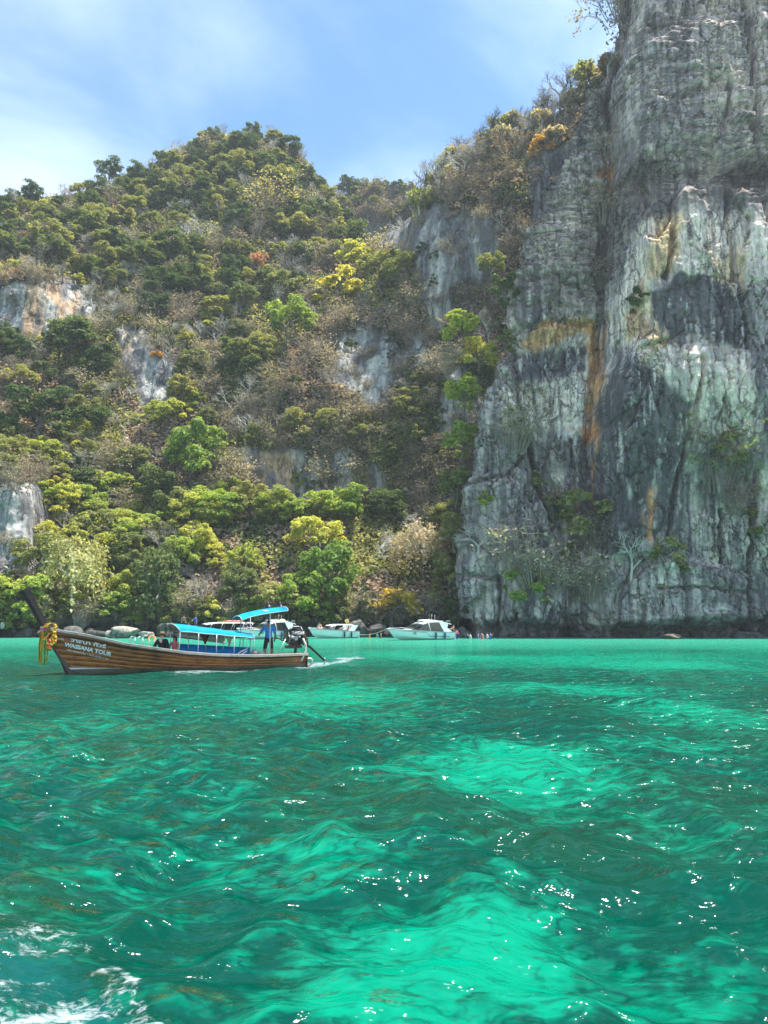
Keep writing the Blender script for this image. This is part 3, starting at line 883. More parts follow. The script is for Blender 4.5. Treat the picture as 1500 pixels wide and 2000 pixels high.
# ------------------------------------------------------------ vegetation
def leaf_material(name, a, b, transl=0.35, rough=0.6, brown=0.0):
    m, n, l, p = node_mat(name)
    oi = n.new('ShaderNodeObjectInfo')
    geo = n.new('ShaderNodeNewGeometry')
    no = nd(n, 'ShaderNodeTexNoise', Scale=0.9, Detail=3.0, Roughness=0.6)
    l.new(geo.outputs['Position'], no.inputs['Vector'])
    ri = geo.outputs['Random Per Island']
    c = mixc(n, l, ramp(n, l, no.outputs['Fac'], .32, .68), a, b)
    hs = n.new('ShaderNodeHueSaturation')
    l.new(ramp(n, l, oi.outputs['Random'], 0, 1, .472, .520), hs.inputs['Hue'])
    mul = n.new('ShaderNodeMath'); mul.operation = 'MULTIPLY'
    l.new(ramp(n, l, ri, 0, 1, .6, 1.4), mul.inputs[0]); l.new(ramp(n, l, oi.outputs['Random'], 0, 1, 1.25, .75), mul.inputs[1])
    l.new(mul.outputs[0], hs.inputs['Value'])
    l.new(c, hs.inputs['Color'])
    p.inputs['Roughness'].default_value = rough
    p.inputs['Specular IOR Level'].default_value = 0.3
    l.new(hs.outputs['Color'], p.inputs['Base Color'])
    tr = n.new('ShaderNodeBsdfTranslucent')
    tcol = mixc(n, l, 1.0, hs.outputs['Color'], (1.5, 1.45, 0.7), 'MULTIPLY')
    l.new(tcol, tr.inputs['Color'])
    mx = n.new('ShaderNodeMixShader'); mx.inputs[0].default_value = transl
    out = [x for x in n if x.type == 'OUTPUT_MATERIAL'][0]
    l.new(p.outputs[0], mx.inputs[1]); l.new(tr.outputs[0], mx.inputs[2])
    l.new(mx.outputs[0], out.inputs['Surface'])
    return m
LEAF = {
    'dark': leaf_material('leaf_dark_green', (.065, .115, .042), (.150, .205, .070), 0.4),
    'mid': leaf_material('leaf_olive_green', (.185, .215, .070), (.340, .350, .140), 0.45),
    'bright': leaf_material('leaf_fresh_green', (.190, .310, .055), (.380, .450, .110), 0.48),
    'lime': leaf_material('leaf_lime_green', (.370, .410, .085), (.520, .520, .150), 0.5),
    'pale': leaf_material('leaf_pale_straw', (.42, .41, .18), (.60, .57, .30), 0.45),
    'tan': leaf_material('leaf_dry_tan', (.40, .345, .24), (.52, .46, .33), 0.4),
    'brown': leaf_material('leaf_dry_brown', (.27, .215, .15), (.40, .325, .23), 0.35),
    'gold': leaf_material('leaf_golden', (0.500, 0.355, 0.055), (0.700, 0.530, 0.100), .4),
    'rust': leaf_material('leaf_rust_red', (.36, .19, .11), (.44, .26, .16), 0.35),
    'grass': leaf_material('grass_dry_yellow', (0.325, 0.312, 0.100), (0.463, 0.425, 0.175), .4),
}
BARK = M('bark_grey', (.19, .17, .145), .9, .3, 3.0, rand=.25)
BARKP = M('bark_pale', (.60, .57, .50), .9, .2, 3.0, rand=.2)
TWIG = M('twig_grey_brown', (.44, .40, .34), .9, .3, 2.0, rand=.3)
TWIGB = M('twig_brown', (.36, .30, .23), .9, .3, 2.0, rand=.3)

def tubes(segs, sides=4):
    """list of (p0, p1, r0, r1) -> V, F"""
    n = len(segs)
    P0_ = np.array([s[0] for s in segs]); P1_ = np.array([s[1] for s in segs])
    r0 = np.array([s[2] for s in segs])[:, None]; r1 = np.array([s[3] for s in segs])[:, None]
    d = P1_ - P0_
    d /= np.linalg.norm(d, axis=1, keepdims=True) + 1e-9
    ref = np.where(np.abs(d[:, 2:3]) > .9, np.array((1., 0, 0)), np.array((0, 0, 1.)))
    a = np.cross(d, ref); a /= np.linalg.norm(a, axis=1, keepdims=True)
    b = np.cross(d, a)
    V = []
    for k in range(sides):
        t = 2 * math.pi * k / sides
        o = a * math.cos(t) + b * math.sin(t)
        V.append(P0_ + o * r0); V.append(P1_ + o * r1)
    V = np.stack(V, 1).reshape(-1, 3)
    F = []
    base = np.arange(n) * 2 * sides
    for k in range(sides):
        k2 = (k + 1) % sides
        F.append(np.stack((base + 2 * k, base + 2 * k2, base + 2 * k2 + 1, base + 2 * k + 1), 1))
    return V, np.concatenate(F, 0)
def leaves(C, Nrm, size, rng, aspect=1.7):
    """rhombic folded leaf sprays at centres C, facing Nrm"""
    n = len(C)
    Nrm = Nrm / (np.linalg.norm(Nrm, axis=1, keepdims=True) + 1e-9)
    r = rng.normal(size=(n, 3))
    a = np.cross(Nrm, r); a /= np.linalg.norm(a, axis=1, keepdims=True) + 1e-9
    b = np.cross(Nrm, a)
    s = (size * rng.uniform(.6, 1.35, n))[:, None]
    fold = Nrm * s * .22
    V = np.stack((C + a * s * aspect * .5, C + b * s * .5 + fold, C - a * s * aspect * .5, C - b * s * .5 + fold), 1).reshape(-1, 3)
    i = np.arange(n) * 4
    F = np.concatenate((np.stack((i, i + 1, i + 2), 1), np.stack((i, i + 2, i + 3), 1)), 0)
    return V, F
def sphere_pts(n, rng):
    d = rng.normal(size=(n, 3))
    return d / np.linalg.norm(d, axis=1, keepdims=True)
def crook(p, q, n, amp, rng):
    """wandering path from p to q"""
    t = np.linspace(0, 1, n + 1)[:, None]
    pts = p + (q - p) * t
    pts[1:-1] += rng.normal(0, amp, (n - 1, 3)) * np.linalg.norm(q - p)
    return pts
def path_segs(pts, r0, r1):
    rr = np.linspace(r0, r1, len(pts))
    return [(pts[i], pts[i + 1], rr[i], rr[i + 1]) for i in range(len(pts) - 1)]

# --- prototypes, each about 1 unit high; (wood V, wood F), (leaf V, leaf F)
def proto_broad(seed, nl=11, leaf=.034, n=3800, wide=.42, low=.3, flat=1.0):
    rng = np.random.default_rng(seed)
    segs = path_segs(crook(np.zeros(3), np.array((rng.normal(0, .05), rng.normal(0, .05), .52)), 4, .05, rng), .032, .018)
    top = segs[-1][1]
    C, N = [], []
    lobes = []
    for i in range(nl):
        th = i * 2.4 + rng.uniform(-.4, .4)
        h = low + .12 + (1 - low - .26) * ((i + .5) / nl) ** .85
        rr = wide * math.sqrt(max(.05, 1 - ((h - low) / (1 - low) - .25) ** 2 * 1.3)) * rng.uniform(.5, .85)
        c = np.array((rr * math.cos(th), rr * math.sin(th), h))
        R_ = rng.uniform(.13, .21)
        lobes.append((c, R_))
        s0 = np.array((0, 0, .2 + .35 * (i / nl)))
        base = segs[min(len(segs) - 1, 1 + int(3 * i / nl))][1]
        segs += path_segs(crook(base, c, 3, .06, rng), .014, .005)
        for k in range(3):
            segs += path_segs(crook(c - (c - base) * .3, c + sphere_pts(1, rng)[0] * R_ * .8, 2, .08, rng), .006, .002)
    per = n // nl
    for c, R_ in lobes:
        sub = c + sphere_pts(9, rng) * R_ * .7 * np.array((1, 1, .75))
        k = rng.integers(0, 9, per)
        d = sphere_pts(per, rng)
        d[:, 2] = np.where(d[:, 2] < -.35, -d[:, 2], d[:, 2])
        r = R_ * .55 * rng.uniform(.35, 1.0, per)[:, None] ** .6
        C.append(sub[k] + d * r * np.array((1, 1, .7 * flat)))
        N.append(d + np.array((0, 0, .55)) + rng.normal(0, .45, (per, 3)))
    return tubes(segs, 5), leaves(np.concatenate(C), np.concatenate(N), leaf, rng)
def proto_bare(seed, levels=5, spread=.75, leafn=0, leaf=.03, umbrella=.5, trunk=.30, r0=.026):
    rng = np.random.default_rng(seed)
    segs, thin, tips = [], [], []
    def grow(p, d, L, r, lev):
        pts = [p]
        k = 3 if lev < 2 else 2
        for i in range(k):
            d = d + rng.normal(0, .16 if lev else .09, 3)
            d[2] += .05 * (1 - umbrella)
            d /= np.linalg.norm(d)
            pts.append(pts[-1] + d * L / k)
        (segs if lev < 2 else thin).extend(path_segs(np.array(pts), r, r * .62))
        if lev >= levels:
            tips.append(pts[-1]); return
        nb = (4, 4, 3, 3, 3, 2)[lev]
        a0 = rng.uniform(0, 6.28)
        for i in range(nb):
            th = a0 + i * 6.283 / nb + rng.normal(0, .35)
            perp = np.cross(d, rng.normal(size=3)); perp /= np.linalg.norm(perp)
            ref = np.cross(d, perp)
            nd_ = d * (1 - spread * .5) + (perp * math.cos(th) + ref * math.sin(th)) * spread * rng.uniform(.55, 1.1)
            nd_[2] = nd_[2] * (1 - umbrella * .3) + .12
            nd_ /= np.linalg.norm(nd_)
            src = pts[-1] if i < 2 else pts[rng.integers(1, len(pts))]
            grow(np.array(src), nd_, L * rng.uniform(.58, .80), r * .58, lev + 1)
    grow(np.zeros(3), np.array((rng.normal(0, .15), rng.normal(0, .15), 1.)), trunk, r0, 0)
    V1, F1 = tubes(segs, 5); V2_, F2_ = tubes(thin, 3)
    wood = (np.concatenate((V1, V2_)), np.concatenate((F1, F2_ + len(V1))))
    if not leafn:
        return wood, None
    tips = np.array(tips)
    k = rng.integers(0, len(tips), leafn)
    C = tips[k] + rng.normal(0, .022, (leafn, 3))
    return wood, leaves(C, rng.normal(size=(leafn, 3)) + np.array((0, 0, .6)), leaf, rng)
def proto_thicket(seed, stems=46, leafn=500, leaf=.035, droop=.5, wide=.5):
    """dry brush: many fine arching stems with some leaves left on"""
    rng = np.random.default_rng(seed)
    segs, pts_all = [], []
    for i in range(stems):
        th = rng.uniform(0, 6.283)
        rr = wide * math.sqrt(rng.random())
        b = np.array((rr * .35 * math.cos(th), rr * .35 * math.sin(th), 0))
        h = rng.uniform(.45, 1.0)
        e = np.array((rr * math.cos(th) * 1.2, rr * math.sin(th) * 1.2, h))
        path = [b]
        for t in (.3, .6, .85, 1.0):
            q_ = b + (e - b) * t
            q_[2] = h * (1 - (1 - t) ** 2) - droop * .35 * max(0, t - .7) * rr * 2
            path.append(q_ + rng.normal(0, .025, 3))
        path = np.array(path)
        segs += path_segs(path, .008, .0025)
        for k in range(6):
            j = rng.integers(1, 5)
            o = path[j]
            v = rng.normal(0, 1, 3); v[2] = abs(v[2]) * .5 - droop * .35
            v *= rng.uniform(.08, .2) / np.linalg.norm(v)
            mid = o + v * .6 + rng.normal(0, .012, 3)
            segs += [(o, mid, .0045, .003), (mid, o + v + np.array((0, 0, -.03 * droop)), .003, .0015)]
            pts_all.append(o + v)
            w2 = v + rng.normal(0, .07, 3)
            segs.append((mid, mid + w2 * .7, .0028, .0013))
            pts_all.append(mid + w2 * .7)
    wood = tubes(segs, 3)
    if not leafn:
        return wood, None
    pts_all = np.array(pts_all)
    k = rng.integers(0, len(pts_all), leafn)
    C = pts_all[k] + rng.normal(0, .03, (leafn, 3))
    return wood, leaves(C, rng.normal(size=(leafn, 3)) + np.array((0, 0, .8)), leaf, rng)
def proto_droop(seed, n=3000, leaf=.03, strands=150):
    """crown smothered in hanging creepers"""
    rng = np.random.default_rng(seed)
    segs = path_segs(crook(np.zeros(3), np.array((0, 0, .75)), 4, .04, rng), .03, .012)
    C, N = [], []
    for i in range(strands):
        th = rng.uniform(0, 6.283)
        rr = .42 * math.sqrt(rng.random())
        top = .97 - .85 * rr * rr * rng.uniform(.8, 1.2) + .07 * math.sin(th * 3 + seed)
        L = rng.uniform(.3, .95) * (0.45 + rr)
        L = min(L, top - .02)
        p = np.array((rr * math.cos(th), rr * math.sin(th), top))
        q_ = p + np.array((.05 * math.cos(th), .05 * math.sin(th), -L))
        path = crook(p, q_, 3, .05, rng)
        if i % 8 == 0:
            segs += path_segs(crook(np.array((0, 0, .55)), p, 3, .05, rng), .01, .003)
        k = n // strands
        t = rng.random(k) ** 1.2
        C.append(p + (q_ - p) * t[:, None] + rng.normal(0, .022, (k, 3)))
        N.append(np.array((math.cos(th), math.sin(th), .6)) + rng.normal(0, .5, (k, 3)))
    return tubes(segs, 3), leaves(np.concatenate(C), np.concatenate(N), leaf, rng)

def build_proto(name, pr, bark, leafm):
    (wv_, wf_), lf = pr
    wood = np_mesh(name + '_trunk', wv_, wf_, True, [bark])
    crown = np_mesh(name + '_crown', lf[0], lf[1], False, [leafm]) if lf else None
    return wood, crown
GEO = {}
for i in range(5):
    GEO['broad', i] = proto_broad(300 + i, nl=9 + 2 * i % 7, wide=.40 + .04 * (i % 3), low=(.25, .12, .3, .05, .18)[i])
for i in range(4):
    GEO['bare', i] = proto_bare(320 + i, 5, (.72, .85, .62, .9)[i], umbrella=(.5, .8, .2, 1.)[i], trunk=(.30, .24, .34, .26)[i])
for i in range(3):
    GEO['sparse', i] = proto_bare(330 + i, 4, .75, leafn=(900, 2000, 900)[i], leaf=.038, umbrella=.4, trunk=.2)
for i in range(4):
    GEO['thicket', i] = proto_thicket(340 + i, leafn=(350, 700, 0, 500)[i], droop=(.4, .8, .5, 1.2)[i], wide=(.5, .6, .5, .65)[i])
for i in range(2):
    GEO['droop', i] = proto_droop(350 + i)
for i in range(3):
    GEO['bush', i] = proto_broad(360 + i, nl=8, wide=.55, low=-.05, n=1500, leaf=.06)
_proto = {}
def proto(shape, i, bark, leaf):
    k = (shape, i, bark.name, leaf)
    if k not in _proto:
        _proto[k] = build_proto(shape, GEO[shape, i], bark, LEAF[leaf])
    return _proto[k]
def plant(name, label, cat, group, shape, i, leaf, p, h, bark=None, wide=1.0, rng=random, lean=None):
    """one tree or shrub: an Empty at its foot carrying trunk and crown"""
    bark = bark or {'bare': TWIG, 'thicket': TWIGB, 'sparse': TWIG}.get(shape, BARK)
    w_, c_ = proto(shape, i, bark, leaf)
    t = bpy.data.objects.new(name, None)
    t.empty_display_size = .3
    t.location = p
    a = rng.uniform(0, 6.283)
    t.rotation_euler = lean if lean else (rng.uniform(-.08, .08), rng.uniform(-.08, .08), a)
    t.scale = (h * wide, h * wide, h)
    COL.objects.link(t)
    tag(t, label, cat, group)
    o = bpy.data.objects.new('trunk' if shape not in ('thicket', 'bush') else 'stems', w_)
    o.parent = t; COL.objects.link(o)
    if c_:
        o = bpy.data.objects.new('crown' if shape not in ('thicket', 'bush') else 'foliage', c_)
        o.parent = t; COL.objects.link(o)
    return t

rv = random.Random(77)
# (u, v) of the crown's middle, its height and relative width in photo pixels, looks, label
HERO = [
    (368, 880, 165, .8, 'broad', 0, 'bright', 'tall_tree', 'tall vivid green tree rising before the left rock wall'),
    (300, 945, 95, 1.0, 'broad', 1, 'dark', 'broadleaf_tree', 'deep green tree at the foot of the tall vivid green tree'),
    (560, 625, 110, .85, 'broad', 2, 'bright', 'broadleaf_tree', 'sunlit green tree with bare stem on the middle of the slope'),
    (698, 458, 66, .9, 'broad', 3, 'dark', 'rounded_tree', 'dense dark green tree alone below the saddle'),
    (215, 316, 52, 1.1, 'broad', 1, 'dark', 'ridge_tree', 'dark tree overhanging the skyline at the left shoulder of the hill'),
    (135, 660, 110, 1.1, 'broad', 4, 'dark', 'leafy_tree', 'dark green tree right below the upper left rock wall'),
    (80, 800, 120, 1.1, 'broad', 1, 'dark', 'leafy_tree', 'large dark green tree above the lower left rock wall'),
    (250, 800, 120, 1.2, 'bare', 1, 'tan', 'bare_tree', 'wide leafless grey tree before the narrow rock wall'),
    (150, 1140, 165, .9, 'droop', 0, 'pale', 'draped_tree', 'pale straw coloured tree draped in creepers by the left shore'),
    (80, 1095, 110, 1.1, 'broad', 2, 'mid', 'broadleaf_tree', 'olive tree right below the lower left rock wall'),
    (20, 1165, 120, 1.1, 'broad', 1, 'bright', 'broadleaf_tree', 'green tree at the left edge of the picture behind the bow post'),
    (310, 1125, 150, .75, 'broad', 3, 'dark', 'broadleaf_tree', 'dark green tree over the pale boulders on the shore'),
    (330, 1185, 70, .8, 'bush', 0, 'bright', 'shore_shrub', 'bright green shrub at the water above the longtail canopy'),
    (248, 1150, 80, 1.0, 'broad', 0, 'lime', 'broadleaf_tree', 'yellowish tree between draped tree and dark shore tree'),
    (490, 1060, 150, 1.1, 'sparse', 0, 'lime', 'branching_tree', 'thinly leaved tree with many pale branches in the shore thicket'),
    (400, 1160, 105, .8, 'bare', 2, 'tan', 'bare_tree', 'slim leafless tree behind the speedboat with open hard top'),
    (470, 1150, 105, .9, 'broad', 4, 'mid', 'broadleaf_tree', 'olive tree behind the red bundle on the long hard top'),
    (620, 1055, 110, 1.05, 'broad', 2, 'lime', 'rounded_tree', 'round lime green tree under the ochre rock wall'),
    (640, 1135, 175, .8, 'broad', 4, 'bright', 'tall_tree', 'big fresh green tree by the water behind the small speedboat'),
    (585, 1165, 110, .9, 'broad', 1, 'bright', 'broadleaf_tree', 'dense green tree behind the standing boatman and the engine'),
    (735, 1030, 120, 1.1, 'bare', 1, 'tan', 'bare_tree', 'leafless pale tree with crooked limbs between lime and golden trees'),
    (750, 985, 75, 1.2, 'broad', 3, 'dark', 'broadleaf_tree', 'dark green tree under the grey middle rock wall'),
    (830, 1080, 130, 1.05, 'droop', 1, 'tan', 'draped_tree', 'tan tree covered with dry creepers next to the cliff'),
    (765, 1140, 150, 1.25, 'sparse', 1, 'gold', 'golden_tree', 'shrubby tree with golden orange leaves behind the speedboats'),
    (715, 1185, 80, 1.2, 'thicket', 2, 'tan', 'dry_shrub', 'grey leafless bush at the foot of the golden tree'),
    (835, 1185, 90, 1.2, 'thicket', 3, 'brown', 'dry_shrub', 'brown dry brush right behind the large speedboat'),
    (880, 1130, 130, .7, 'broad', 1, 'mid', 'broadleaf_tree', 'shaded green tree squeezed against the foot of the cliff'),
    (810, 1045, 70, .9, 'sparse', 2, 'gold', 'golden_tree', 'small tree with golden top leaves above the tan creepers'),
    (700, 505, 70, 1.3, 'bush', 1, 'lime', 'lime_shrub', 'glowing lime shrub on the sunlit rib below the saddle'),
    (660, 550, 70, 1.3, 'bush', 2, 'lime', 'lime_shrub', 'long lime shrub halfway down the sunlit rib'),
    (745, 520, 100, 1.0, 'broad', 0, 'mid', 'broadleaf_tree', 'olive tree on the right flank of the sunlit rib'),
    (775, 430, 70, 1.1, 'bare', 3, 'tan', 'white_stemmed_tree', 'leafless tree with a white trunk standing in the saddle'),
    (715, 615, 60, 1.5, 'bare', 3, 'tan', 'bare_tree', 'flat topped leafless tree above the grey middle rock wall'),
    (530, 385, 55, 1.7, 'thicket', 1, 'grass', 'straw_thicket', 'straw yellow thicket below the summit of the hill'),
    (505, 490, 60, 1.4, 'sparse', 0, 'rust', 'rust_tree', 'rust red tree in the middle of the hill'),
    (535, 745, 70, 1.3, 'thicket', 0, 'rust', 'rust_shrub', 'pinkish rust shrub left of the grey middle rock wall'),
    (228, 525, 42, .9, 'bush', 0, 'lime', 'lime_shrub', 'single lime shrub above the upper left rock wall'),
    (525, 235, 40, .9, 'bare', 2, 'tan', 'bare_tree', 'leafless tree standing up from the summit'),
    (583, 935, 40, 1.0, 'bush', 1, 'lime', 'lime_shrub', 'small lime shrub clinging to the ochre rock wall'),
    (310, 690, 40, 1.1, 'sparse', 1, 'gold', 'golden_shrub', 'golden shrub at the top of the narrow rock wall'),
]
for u, v, h, w, shape, i, leaf, nm, lab in HERO:
    p = on_hill(u, v + h * .5)
    s = h * px_m(v, p.y)
    p.z -= .05 * s
    plant(nm, lab, 'tree' if 'tree' in nm else 'shrub', None, shape, i, leaf, p, s, BARKP if 'pale' in lab or 'white' in lab else None, w * (1.0 if shape != 'broad' else 1.05), rv)

# the rest of the wood: many of each kind
KINDS = {
    'dark': ('broad', 'dark', 'evergreen_tree', 'dark evergreen tree among the dense woods of the hillside', 'tree'),
    'mid': ('broad', 'mid', 'olive_tree', 'dull olive green tree among the woods of the hillside', 'tree'),
    'bright': ('broad', 'bright', 'leafy_tree', 'fresh green leafy tree in the woods near the shore', 'tree'),
    'lime': ('bush', 'lime', 'lime_bush', 'yellow green sunlit bush among the hillside trees', 'shrub'),
    'limet': ('broad', 'lime', 'sunlit_tree', '', 'tree'),
    'bare': ('bare', 'tan', 'leafless_tree', 'grey leafless tree among the woods of the hillside', 'tree'),
    'sparse': ('sparse', 'brown', 'withering_tree', 'half bare tree with brown leaves on the hillside', 'tree'),
    'thick': ('thicket', 'brown', 'dry_thicket', 'brown dry thicket on the hillside', 'shrub'),
    'tan': ('thicket', 'tan', 'tan_thicket', 'pale tan dry thicket on the hillside', 'shrub'),
    'bushd': ('bush', 'dark', 'dark_bush', 'low dark green bush under the hillside trees', 'shrub'),
    'rust': ('sparse', 'rust', 'russet_tree', 'russet leaved small tree on the hillside', 'tree'),
}
def zone(u, v):
    """mix of kinds at a place of the hill"""
    if u > 800 and v < 720:
        return dict(thick=3, tan=2, bare=4, sparse=2, bushd=1.0, rust=.2)
    if 560 < u < 905 and 600 < v < 1000:
        return dict(thick=4, tan=3.5, bushd=2.2, bare=2.5, mid=2.0, sparse=1)
    if v > 960:
        return dict(bright=2.4, mid=3.4, dark=.7, lime=1.6, limet=3.6, bare=1.6, tan=1.2) if u < 700 else dict(thick=2, tan=3, mid=2.6, lime=.8, bushd=.6, bare=1.2)
    if v > 800:
        return dict(mid=3.2, dark=.9, bright=.6, lime=.8, limet=1.6, bare=3.0, tan=2.6, thick=1) if u < 440 else dict(thick=3, tan=4, mid=.6, bare=1.5)
    if v < 430:
        return dict(dark=4.5, mid=4.2, bare=3.4, sparse=1.6, rust=.3, lime=.3, tan=1.6)
    if v < 560:
        return dict(dark=2.4, mid=2.8, bare=4, sparse=1.6, tan=2.4, thick=1.2, lime=.6, rust=.35)
    return dict(dark=2.0, mid=2.2, bare=4.4, sparse=1.6, tan=3.2, thick=1.8, lime=.4, rust=.35, bushd=.8)
ROWS = ((330, 'close under hill summit'), (400, 'high on hill'), (470, 'on upper slope'), (560, 'level with upper left wall'), (680, 'halfway up slope'), (800, 'on middle slope'), (900, 'on lower slope'), (990, 'just above shore trees'), (1090, 'in upper shore thicket'), (9999, 'down by water'))
COLSN = ((60, 'at left picture edge'), (150, 'toward left edge'), (240, 'left of narrow wall'), (330, 'near narrow wall'), (430, 'right of narrow wall'), (520, 'left of hill middle'), (610, 'in hill middle'), (700, 'right of hill middle'), (790, 'below saddle'), (870, 'left of cliff'), (9999, 'hard by cliff'))
def whereabouts(u, v):
    return next(t for x, t in ROWS if v < x) + ' ' + next(t for x, t in COLSN if u < x)
LOOK = {'limet': 'yellow green sunlit tree', 'dark': 'dark evergreen tree', 'mid': 'olive green tree', 'bright': 'fresh green leafy tree', 'lime': 'yellow green bush', 'bare': 'grey leafless tree', 'sparse': 'half bare brown tree', 'thick': 'brown dry thicket', 'tan': 'pale tan thicket', 'bushd': 'dark green bush', 'rust': 'russet leaved tree'}
cnt = {}
v = 1222.0
while v > 225:
    step = 25 if v > 970 else 28 if v > 600 else 24 if v > 440 else 19
    u = -150 + rv.uniform(0, 20)
    while u < 1200:
        uu, vv = u + rv.uniform(-11, 11), v + rv.uniform(-11, 11)
        u += step * 1.12 if uu < 830 else step * 1.5
        if uu < -40 and rv.random() < .5:
            continue
        crest = float(np.interp(uu, hu, ht))
        if vv < crest + 2:
            continue
        # hidden behind the cliff
        if uu > float(np.interp(vv, ev, eu)) + 16:
            continue
        wmask = float(wall_mask(np.array(uu), np.array(vv), 6))
        if wmask > .5 and rv.random() > (.10 if uu < 640 else .5 if uu < 780 else .8):
            continue
        # leave the marked trees in view
        if any(abs(uu - h_[0]) < .42 * h_[2] * h_[3] and -.30 * h_[2] < vv - h_[1] < .62 * h_[2] for h_ in HERO):
            continue
        z_ = zone(uu, vv)
        if wmask > .5:
            z_ = dict(thick=2.5, tan=2, bushd=1.5, bare=1.2)
        ks = list(z_)
        k = rv.choices(ks, [z_[x] for x in ks])[0]
        if cnt.get(k, 0) >= 298:
            k = min(ks, key=lambda x: cnt.get(x, 0))
        cnt[k] = cnt.get(k, 0) + 1
        shape, leaf, nm, lab, cat = KINDS[k]
        ni = sum(1 for q_ in GEO if q_[0] == shape)
        base = {'broad': 60, 'bare': 66, 'sparse': 52, 'thicket': 44, 'bush': 36}[shape]
        hp = base * rv.uniform(.7, 1.3) * (1.22 if vv > 900 else 1.0) * (.66 if vv < 440 else .9 if vv < 600 else 1)
        if wmask > .5:
            hp *= .55
        p = on_hill(uu, min(vv + hp * .35, 1226))
        s = hp * px_m(vv, p.y)
        p.z -= .06 * s
        size = 'small ' if hp < base * .88 else 'large ' if hp > base * 1.22 else 'middling '
        lab = size + LOOK[k] + ' ' + whereabouts(uu, vv)
        plant(nm, lab, cat, nm.replace('_', ' ') + 's of the wooded hill', shape, rv.randrange(ni), leaf, p, s, None, rv.uniform(.95, 1.35), rv) if shape != 'bare' else plant(nm, lab, cat, nm.replace('_', ' ') + 's of the wooded hill', shape, rv.randrange(ni), leaf, p, s, BARKP if rv.random() < .35 else TWIG, rv.uniform(1.0, 1.4), rv)
    v -= step
print('PLANTS', cnt, sum(cnt.values()))

# shrubs hanging over the water line
sh = random.Random(9)
u = -60.0
k = 0
while u < 900:
    w_ = sh.uniform(34, 60)
    shape, leaf, look = sh.choice((('bush', 'bright', 'fresh green'), ('bush', 'lime', 'yellow green'), ('bush', 'mid', 'olive'), ('bush', 'mid', 'olive'), ('thicket', 'tan', 'dry tan'))) if u < 690 else sh.choice((('bush', 'mid', 'olive'), ('thicket', 'tan', 'dry tan'), ('bush', 'dark', 'dark green')))
    vb = sh.uniform(1204, 1226)
    p = on_hill(u, vb)
    p.z -= .4
    p.y -= .8
    k += 1
    plant('shore_bush', look + ' bush hanging over the water line ' + next(t for x, t in ((40, 'left of the bow post'), (120, 'behind the bow post'), (220, 'left of the pale boulder'), (320, 'above the pale boulder'), (420, 'behind the canopy front'), (520, 'behind the canopy rear'), (600, 'behind the engine'), (700, 'behind the small speedboat'), (760, 'between the speedboats'), (9999, 'behind the large speedboat')) if u < x), 'shrub', 'bushes along the shore', shape, sh.randrange(3), leaf, p, w_ * .9 * px_m(1200, p.y), None, 1.15, sh)
    u += w_ * .42
# ridge above the saddle wall and the far ridge
ridge = [(842, 345, 62, 'sparse', 'mid', 'slender green tree at the lower end of the rock ridge'), (870, 335, 50, 'bare', 'tan', 'leafless tree next to the slender green ridge tree'),
         (905, 275, 85, 'bare', 'tan', 'spreading leafless tree on the rock ridge against the sky'), (945, 270, 66, 'sparse', 'mid', 'thin green tree on the rock ridge against the sky'),
         (985, 240, 85, 'sparse', 'mid', 'larger thin leaved tree in the middle of the rock ridge'), (1022, 225, 62, 'bare', 'tan', 'leafless ridge tree left of the yellow trees'),
         (1050, 275, 70, 'sparse', 'gold', 'bright yellow tree hanging over the rock ridge'), (1090, 250, 70, 'sparse', 'tan', 'tan leaved tree beside the bright yellow ridge tree'),
         (1070, 200, 55, 'bare', 'tan', 'leafless tree above the yellow ridge trees'), (1110, 180, 70, 'sparse', 'tan', 'pale brown tree high on the rock ridge'),
         (1150, 165, 70, 'bare', 'tan', 'grey bare tree next to the tower edge'), (1165, 95, 75, 'sparse', 'rust', 'orange tree leaning out from the edge of the tower'),
         (1140, 125, 50, 'bare', 'tan', 'small leafless tree under the orange leaning tree'), (1205, 25, 55, 'bare', 'tan', 'leafless shrub at the top edge of the tower'),
         (930, 320, 50, 'thicket', 'brown', 'brown brush on the rock ridge below the spreading leafless tree'), (1000, 300, 50, 'thicket', 'rust', 'reddish brush below the middle of the rock ridge'),
         (880, 380, 50, 'thicket', 'brown', 'brown brush near the lower end of the rock ridge')]
for j, (u, v, h, shape, leaf, lab) in enumerate(ridge):
    if v < 130:
        p = Vector(at(u + 12, v + h * .45, 112))
        c_ = on_cliff(max(u + 14, float(np.interp(v + h * .5, ev, eu)) + 3), v + h * .5)
        p = c_
    else:
        p = on_hill(u, v + h * .5)
    s = h * 1.15 * px_m(v, p.y)
    plant('ridge_shrub' if shape == 'thicket' else 'ridge_tree', lab, 'shrub' if shape == 'thicket' else 'tree', None, shape, j % 2, leaf, p, s, None, 1.15, rv)
fr_rng = random.Random(5)
for j in range(44):
    u = 815 + j * 8.3 + fr_rng.uniform(-4, 4)
    vr = float(np.interp(u, hu, ht))
    row = j % 2
    shape, leaf, look = fr_rng.choice((('bare', 'tan', 'thin pale bare'), ('bare', 'tan', 'thin pale bare'), ('bare', 'tan', 'spreading bare'), ('sparse', 'mid', 'thinly leaved green'), ('sparse', 'tan', 'thinly leaved tan'), ('bare', 'tan', 'tall bare')))
    h = fr_rng.uniform(62, 112)
    p = on_hill(u, vr + 4 + 22 * row)
    plant('ridge_tree', look + ' ridge fringe tree ' + ('on skyline ' if not row else 'below skyline ') + next(t for x, t in ((880, 'at the lower end'), (950, 'below the middle'), (1020, 'in the middle'), (1090, 'above the middle'), (9999, 'close to the tower')) if u < x), 'tree', 'trees of the rock ridge fringe', shape, fr_rng.randrange(3), leaf, p, h * px_m(vr, p.y), BARK if row == 0 else BARKP, 1.0, fr_rng)
